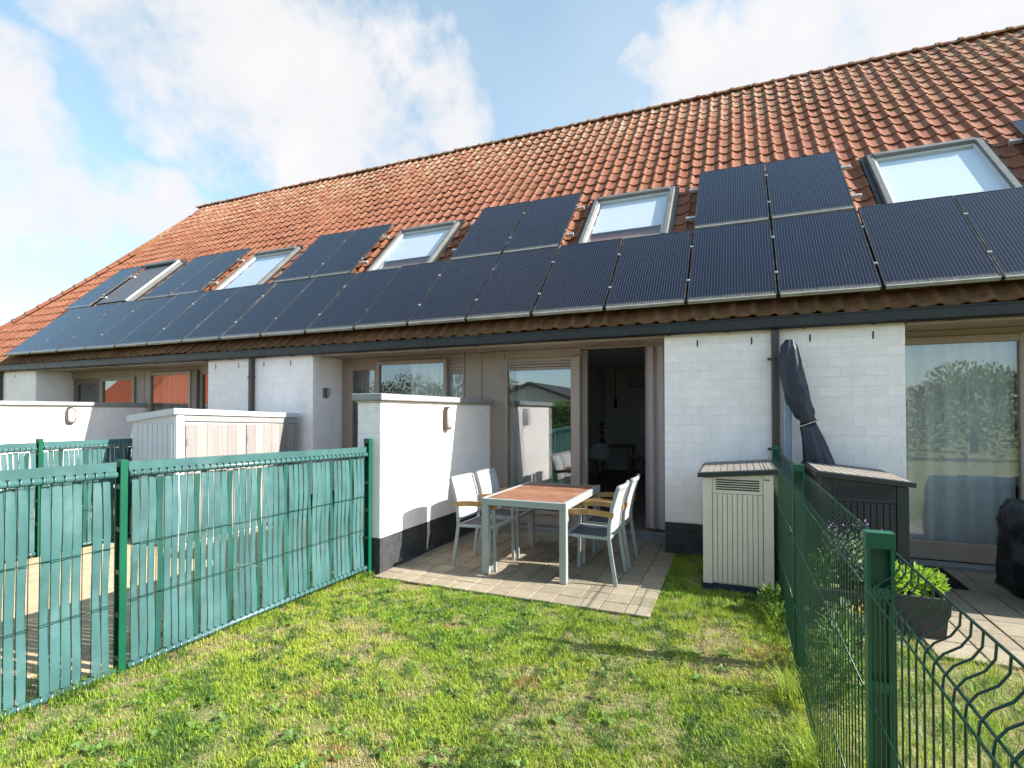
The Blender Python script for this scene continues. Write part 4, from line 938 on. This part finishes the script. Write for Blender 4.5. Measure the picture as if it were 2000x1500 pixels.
# ------------------------------------------------------------------ covered barbecue, mat, planters
def crumpled(name, x0, x1, y0, y1, h, m, parent):
    bm = bmesh.new(); bmesh.ops.create_cube(bm, size=1); bmesh.ops.subdivide_edges(bm, edges=bm.edges[:], cuts=22, use_grid_fill=True)
    for v in bm.verts:
        p = v.co.copy(); z = p.z + .5
        flare = 1 + .04 * (1 - z) - .05 * max(0, z - .88) / .12
        q = Vector(((x0 + x1) / 2 + p.x * (x1 - x0) * flare, (y0 + y1) / 2 + p.y * (y1 - y0) * flare, z * h))
        d = Vector((p.x, p.y, 0)).normalized() if z < .99 else Vector((0, 0, 1))
        a = mnoise.fractal(Vector((q.x * 5, q.y * 5, q.z * 3.2)), .6, 2.1, 4) ; b = abs(mnoise.noise(Vector((q.x * 7 + q.z * 4, q.y * 7, q.z * 6)))); band = -.045 * math.exp(-((q.z - h * .62) / .05) ** 2)
        q += d * (a * .03 - b * .035 + .4 * band + .015); q.z = max(q.z, .03); v.co = q
    me = bpy.data.meshes.new(name); g = ORG[parent.name]; bmesh.ops.translate(bm, verts=bm.verts, vec=(-g[0], -g[1], -g[2])); bm.to_mesh(me); bm.free(); me.materials.append(M[m]); me.polygons.foreach_set('use_smooth', [True] * len(me.polygons))
    o = bpy.data.objects.new(name, me); C.objects.link(o); o.parent = parent; return o
t = thing('covered_barbecue', 'barbecue under a crumpled black cover at the right edge', 'barbecue', (2.6, 5.85, 0)); crumpled('cover', 2.24, 3.2, 5.45, 6.25, .80, 'cover_black', t)
t = thing('door_mat', 'black rubber ring mat in front of the right patio door', 'mat', (1.72, 6.4, .02))
for i in range(7):
    for j in range(12):
        x = 1.585 + i * .05; y = 5.98 + j * .068; v = []; f = []; n = 6
        for r_, z in ((.030, .018), (.030, .034), (.021, .034), (.021, .018)):
            v += [(x + r_ * .83 * math.cos(2 * math.pi * q / n), y + r_ * 1.12 * math.sin(2 * math.pi * q / n), z) for q in range(n)]
        for q in range(3):
            for s in range(n): f.append((q * n + s, q * n + (s + 1) % n, (q + 1) * n + (s + 1) % n, (q + 1) * n + s))
        MB().add(v, f).build('ring', 'rubber', t)
def planter(x0, x1, y0, y1, h, label):
    t = thing('planter', label, 'planter', ((x0 + x1) / 2, (y0 + y1) / 2, 0), 'dark planters behind the wire fence')
    MB().add([(x0 + .02, y0 + .02, 0), (x1 - .02, y0 + .02, 0), (x1 - .02, y1 - .02, 0), (x0 + .02, y1 - .02, 0), (x0, y0, h), (x1, y0, h), (x1, y1, h), (x0, y1, h), (x0 + .025, y0 + .025, h), (x1 - .025, y0 + .025, h), (x1 - .025, y1 - .025, h), (x0 + .025, y1 - .025, h), (x0 + .03, y0 + .03, h - .05), (x1 - .03, y0 + .03, h - .05), (x1 - .03, y1 - .03, h - .05), (x0 + .03, y1 - .03, h - .05)],
             [(0, 1, 5, 4), (1, 2, 6, 5), (2, 3, 7, 6), (3, 0, 4, 7), (4, 5, 9, 8), (5, 6, 10, 9), (6, 7, 11, 10), (7, 4, 8, 11), (8, 9, 13, 12), (9, 10, 14, 13), (10, 11, 15, 14), (11, 8, 12, 15)]).build('box', 'planter', t)
    B(x0 + .03, x1 - .03, y0 + .03, y1 - .03, h - .10, h - .045).build('potting_soil', 'soil', t)
planter(.98, 1.36, 4.58, 4.95, .30, 'dark square planter holding the bright green shrub')
planter(.52, .94, 4.58, 4.95, .28, 'dark planter behind the mesh, left of the bright shrub planter')
def leafball(mb, c, r, n, size, flat=.8, up=.4):
    for i in range(n):
        d = Vector((random.gauss(0, 1), random.gauss(0, 1), random.gauss(0, 1))).normalized() * (random.random() ** .45)
        p = Vector(c) + Vector((d.x * r[0], d.y * r[1], d.z * r[2])); t_ = (d + Vector((random.uniform(-.6, .6), random.uniform(-.6, .6), up + random.uniform(-.4, .4)))).normalized()
        s = size * random.uniform(.6, 1.3); a = t_.cross(Vector((random.uniform(-1, 1), random.uniform(-1, 1), random.uniform(-1, 1)))).normalized(); nn = t_.cross(a)
        mb.add([p, p + t_ * s * .5 + a * s * .28 + nn * s * .05, p + t_ * s + nn * -s * .08, p + t_ * s * .5 - a * s * .28 + nn * s * .05], [(0, 1, 2, 3)])
def shrub(name, label, cat, base, top, crowns, m, size, n, flowers=None, stems=6):
    t = thing(name, label, cat, base); mb = MB()
    for c, r in crowns: leafball(mb, c, r, n, size)
    mb.build('foliage', m, t); sb = MB()
    for i in range(stems):
        c, r = crowns[i % len(crowns)]; sb.tube([(base[0] + random.uniform(-.05, .05), base[1] + random.uniform(-.05, .05), base[2]), (c[0] + random.uniform(-.6, .6) * r[0], c[1] + random.uniform(-.6, .6) * r[1], c[2] + r[2] * .6)], [.006, .003], 5)
    sb.build('stem', 'stem', t)
    if flowers:
        fm, pts, sz = flowers; fb_ = MB()
        for c, r, k_ in pts: leafball(fb_, c, r, k_, sz)
        stuff(fb_.build('flowers', fm, t))
    return t
shrub('shrub', 'bright lime green leafy shrub in the square planter', 'shrub', (1.17, 4.76, .26), 1, [((1.10, 4.76, .36), (.15, .15, .10)), ((1.24, 4.82, .35), (.13, .12, .09)), ((1.00, 4.70, .35), (.10, .11, .10)), ((1.34, 4.86, .33), (.07, .07, .06))], 'leaf_bright', .055, 190)
shrub('lavender', 'tall thin purple flowering plant behind the mesh fence', 'plant', (.78, 4.78, .24), 1, [((.74, 4.78, .50), (.13, .12, .2)), ((.86, 4.80, .48), (.10, .1, .2))], 'leaf_grey', .045, 160, ('petal_purple', [((.72, 4.78, .72), (.07, .07, .07), 16), ((.88, 4.80, .74), (.06, .06, .07), 14), ((1.0, 4.86, .66), (.05, .05, .06), 10)], .024), stems=26)
shrub('yellow_flower_plant', 'low leafy plant with yellow flowers at the foot of the mesh', 'plant', (.72, 4.25, 0), 1, [((.68, 4.28, .14), (.18, .14, .14)), ((.84, 4.22, .12), (.12, .12, .12))], 'leaf_grey', .055, 190, ('petal_yellow', [((.74, 4.26, .28), (.10, .06, .04), 20)], .03))
shrub('weed_clump', 'leafy green weed clump growing against the mesh fence', 'plant', (.58, 3.80, 0), 1, [((.58, 3.85, .16), (.12, .22, .17)), ((.60, 3.5, .12), (.11, .16, .12))], 'leaf_mid', .05, 200)
shrub('potted_plant', 'small dark leafy plant in the planter beside the black shed', 'plant', (.60, 4.74, .24), 1, [((.60, 4.74, .38), (.09, .1, .13))], 'leaf_mid', .05, 170)
shrub('weed_tuft', 'green weed tuft between the beige shed and the fence post', 'plant', (.26, 4.75, 0), 1, [((.26, 4.85, .08), (.09, .17, .09)), ((.30, 4.5, .06), (.07, .13, .07))], 'leaf_mid', .045, 170)

# ------------------------------------------------------------------ grass
def grass(name, label, n, region, keep, hmin, hmax, seed, tall=None, dryness=.0):
    g = np.random.default_rng(seed); x0, x1, y0, y1 = region
    x = g.uniform(x0, x1, n); y = g.uniform(y0, y1, n)
    lush = vnoise(x, y, 1.1, 3, 3); fine = vnoise(x, y, 6.0, 9, 4); pat = vnoise(x + 31, y + 17, 3.4, 21, 4); tuft = vnoise(x + 5, y + 9, 16, 41, 2)
    dens = np.clip((fine - .30) * 3.0 + (tuft - .45) * 1.3 + .25, .22, 1); k_ = (g.random(n) < dens) & keep(x, y)
    x, y, lush, fine, pat, tuft = x[k_], y[k_], lush[k_], fine[k_], pat[k_], tuft[k_]; n = len(x)
    dry = np.clip(.19 + dryness + (pat - .5) * 2.2 + (.5 - lush) * 1.3 + (.5 - tuft) * 1.2, .08, .85); isdry = g.random(n) < dry
    red = np.zeros(n, bool)
    for cx, cy, r in ((-1.15, 2.95, .07), (-.30, 2.55, .05), (.20, 3.95, .12), (-2.25, 2.35, .06), (-1.75, 2.0, .06), (-2.0, 3.5, .05)): red |= ((x - cx) ** 2 + (y - cy) ** 2 < (r * (.4 + 1.4 * fine)) ** 2)
    red &= g.random(n) < .55; isdry |= red
    h = g.uniform(hmin, hmax, n) * (.55 + .55 * fine + .55 * tuft) * np.where(isdry, .6, 1)
    if tall is not None: h = h * tall(x, y)
    az = g.uniform(0, 2 * np.pi, n); lean = g.uniform(.15, 1.1, n) * np.where(isdry, 2.3, 1); wd = g.uniform(.0010, .0022, n) * np.where(isdry, .9, 1.1)
    dx, dy = np.cos(az), np.sin(az); sx, sy = -dy, dx
    V = np.zeros((n, 5, 3)); z0 = -.012
    V[:, 0] = np.stack([x - sx * wd, y - sy * wd, np.full(n, z0)], 1); V[:, 1] = np.stack([x + sx * wd, y + sy * wd, np.full(n, z0)], 1)
    m1 = .32 * lean * h; zz = h * .62 / np.sqrt(1 + .3 * lean ** 2)
    V[:, 2] = np.stack([x + dx * m1 + sx * wd * .8, y + dy * m1 + sy * wd * .8, z0 + zz], 1); V[:, 3] = np.stack([x + dx * m1 - sx * wd * .8, y + dy * m1 - sy * wd * .8, z0 + zz], 1)
    m2 = lean * h * .95; V[:, 4] = np.stack([x + dx * m2, y + dy * m2, z0 + h / np.sqrt(1 + .7 * lean ** 2)], 1)
    me = bpy.data.meshes.new(name); me.vertices.add(5 * n); me.vertices.foreach_set('co', V.reshape(-1))
    li = (np.arange(n)[:, None] * 5 + np.array([0, 1, 2, 3, 3, 2, 4])[None]).reshape(-1); me.loops.add(7 * n); me.loops.foreach_set('vertex_index', li.astype(np.int32))
    ls = (np.arange(n)[:, None] * 7 + np.array([0, 4])[None]).reshape(-1); lt = np.tile([4, 3], n); me.polygons.add(2 * n); me.polygons.foreach_set('loop_start', ls.astype(np.int32)); me.polygons.foreach_set('loop_total', lt.astype(np.int32))
    me.update()
    g1 = np.array([.12, .25, .020]); g2 = np.array([.33, .45, .042]); g3 = np.array([.44, .46, .070]); st = np.array([.58, .49, .28]); st2 = np.array([.42, .30, .17]); bl = np.array([.085, .17, .035])
    a = g.random((n, 1)); l_ = np.clip((lush[:, None] - .35) * 3, 0, 1)
    col = (g2 * (1 - a) + g1 * a) * l_ + (g3 * (1 - a) + g2 * a) * (1 - l_); bsel = (g.random(n) < np.clip((vnoise(x + 11, y + 2, 9, 61, 3) - .52) * 6, .05, .8))[:, None]; col = np.where(bsel, bl, col)
    dc = st * (1 - a) + st2 * a; dc = np.where(red[:, None], dc * np.array([.80, .52, .42]), dc); col = np.where(isdry[:, None], dc, col) * g.uniform(.82, 1.15, (n, 1))
    cc = np.ones((n, 5, 4), np.float32); cc[:, :, :3] = col[:, None, :]
    at = me.color_attributes.new('Col', 'FLOAT_COLOR', 'POINT'); at.data.foreach_set('color', cc.reshape(-1))
    me.materials.append(M['grass']); o = bpy.data.objects.new(name, me); C.objects.link(o); stuff(o); o['label'] = label; o['category'] = 'grass'; return o
def keep_lawn(x, y):
    k_ = (x > -3.385 - (4.30 - y) * .0633) & (x < .37)
    patio_e = 4.25 + .05 * (vnoise(x, y, 3, 5) - .5) + np.where(x < -2.2, .10 * (vnoise(x, y, 2, 8)), 0)
    k_ &= ~((x < -.63 + .05 * (vnoise(x, y, 4, 6) - .5)) & (y > patio_e)); k_ &= ~((x > -.29) & (y > 5.14)); k_ &= y < 6.24
    return k_
def tall_lawn(x, y):
    f = 1 + 1.2 * np.exp(-((x - .30) / .06) ** 2) * (vnoise(x, y, 4, 14) + .2) + 1.6 * np.exp(-((x + 3.36 + (4.30 - y) * .0633) / .07) ** 2) * (vnoise(x, y, 4, 15) + .2)
    return f * (1 + .5 * ((y > 4.3) & (x > -.64)))
grass('lawn_grass', 'patchy sunlit green lawn with dry spots in the foreground', 620000, (-3.62, .38, 1.0, 6.25), keep_lawn, .013, .034, 5, tall_lawn)
grass('neighbour_grass', 'yellowish grass beyond the wire fence on the right', 80000, (.40, 3.2, 1.0, 5.0), lambda x, y: (y < 4.33 + .10 * (vnoise(x, y, 3, 5) - .3)) | ((x < 1.2) & (y < 5.1)), .025, .07, 6, None, .22)
grass('fence_tall_grass', 'long pale grass tufts along the foot of the right fence', 3800, (.22, .40, 2.0, 5.0), lambda x, y: vnoise(x, y, 3.3, 33) > .5, .09, .19, 8)
grass('patio_weeds', 'tiny weeds growing in the patio joints', 60000, (-3.2, -.63, 4.24, 6.6), lambda x, y: (((np.mod(x + 3.25, .2018) < .010) | (np.mod(y - 4.235, .2018) < .010)) & (vnoise(x, y, 2.5, 51) > .52)), .012, .032, 18)
grass('yard_grass', 'sparse dry grass in the yard beyond the left fence', 16000, (-4.0, -3.3, .6, 4.3), lambda x, y: (x < -3.36 - (4.30 - y) * .0633) & (vnoise(x, y, 3, 71) > .35), .02, .07, 9)
# broad-leaved weeds in the lawn
mb = MB()
for i in range(130):
    cx, cy = random.uniform(-3.2, .2), random.uniform(1.4, 4.1)
    for j in range(random.randint(5, 9)):
        a = random.random() * 6.28; Ln = random.uniform(.025, .075); d = Vector((math.cos(a), math.sin(a), 0)); s = Vector((-d.y, d.x, 0)) * Ln * .2; p = Vector((cx, cy, .0)) + d * .006
        mb.add([p, p + d * Ln * .5 + s + Vector((0, 0, .022)), p + d * Ln + Vector((0, 0, .012)), p + d * Ln * .5 - s + Vector((0, 0, .022))], [(0, 1, 2, 3)])
o = stuff(mb.build('lawn_weeds', 'leaf_mid')); o['label'] = 'small broad-leaved weeds scattered through the lawn'; o['category'] = 'weeds'

# ------------------------------------------------------------------ what the windows mirror (behind the camera)
def leafy(name, label, cat, crowns, trunk, m, n, size, group=None):
    base = trunk[0]; t = thing(name, label, cat, base, group); mb = MB()
    for c, r in crowns: leafball(mb, c, r, n, size)
    mb.build('crown', m, t); MB().tube(trunk, [.14] + [.08] * (len(trunk) - 1), 8).build('trunk', 'bark', t)
t = thing('hedge', 'clipped green hedge mirrored in the middle window', 'hedge', (-3, -5, 0)); B(-12, 1.5, -5.5, -4.8, 0, 1.85).build('core', 'leaf_dark', t)
mb = MB()
for i in range(9000):
    x = random.uniform(-12, 1.5); q = random.random()
    p = Vector((x, -4.75 + random.uniform(-.08, .08), random.uniform(0, 1.95))) if q < .7 else Vector((x, random.uniform(-5.5, -4.75), 1.88 + random.uniform(-.06, .12)))
    d = Vector((random.uniform(-1, 1), random.uniform(.1, 1), random.uniform(-.2, 1))).normalized() * .09; e_ = d.cross(Vector((random.random(), random.random(), random.random()))).normalized() * .035
    mb.add([p, p + d * .5 + e_, p + d, p + d * .5 - e_], [(0, 1, 2, 3)])
mb.build('leaves', 'leaf_mid', t)
t = thing('mobile_home', 'white gabled mobile home mirrored in the middle window', 'building', (-10.6, -16, 0))
MB().prism([(-12.9, 0), (-8.4, 0), (-8.4, 2.35), (-10.65, 3.15), (-12.9, 2.35)], 'y', -24, -14).build('wall', 'siding', t)
for i in range(17): B(-12.88, -8.42, -13.995, -13.97, .2 + i * .125, .31 + i * .125).build('cladding_board', 'siding', t)
MB().prism([(-13.3, 2.25), (-10.65, 3.2), (-8.0, 2.25), (-8.0, 2.37), (-10.65, 3.34), (-13.3, 2.37)], 'y', -24.2, -13.7).build('roof', 'roof_dark', t)
t = thing('red_roofed_house', 'house with orange tiled roof mirrored in the far left windows', 'house', (-45, -16, 0))
B(-51, -44.9, -24, -14, 0, 1.9).build('wall', 'siding', t); MB().prism([(-13.4, 1.7), (-24.6, 1.7), (-19, 7.0)], 'x', -51.3, -44.6).build('roof', 'roof_orange', t)
B(-47.2, -45.6, -16.8, -15.6, 3.2, 4.3).build('dormer', 'zinc', t)
leafy('tree', 'round green tree mirrored in the right patio door', 'tree', [((8.6, -13, 2.7), (1.5, 1.3, 1.0)), ((9.8, -13.4, 2.4), (1.4, 1.2, 1.0)), ((7.4, -12.8, 2.0), (1.2, 1.1, .8))], [(8.8, -13, 0), (8.8, -13, 1.4), (8.7, -13, 2.6)], 'leaf_grey', 1500, .16)
leafy('bush', 'wide green bush row mirrored in the right patio door', 'bush', [((x, -8.5 + random.uniform(-.3, .3), 1.0 + random.uniform(0, .3)), (1.0, .8, 1.0)) for x in np.arange(2.5, 10, 1.1)], [(5, -8.5, 0), (5, -8.5, .8)], 'leaf_grey', 900, .13)
leafy('tree', 'dark tree mirrored left of the mobile home', 'tree', [((-17, -20, 3.4), (2.2, 2, 1.7)), ((-15.4, -20.5, 2.8), (1.6, 1.5, 1.3))], [(-16.5, -20, 0), (-16.5, -20, 1.6), (-16.6, -20, 3)], 'leaf_dark', 1600, .18)
leafy('tree', 'dark tree mirrored in the left neighbour window', 'tree', [((-24, -22, 3.2), (2.4, 2, 1.5)), ((-27, -22, 2.8), (2.2, 2, 1.4)), ((-21.4, -22, 2.6), (1.7, 1.5, 1.3))], [(-24, -22, 0), (-24, -22, 1.6), (-24, -22, 3)], 'leaf_dark', 1300, .18)
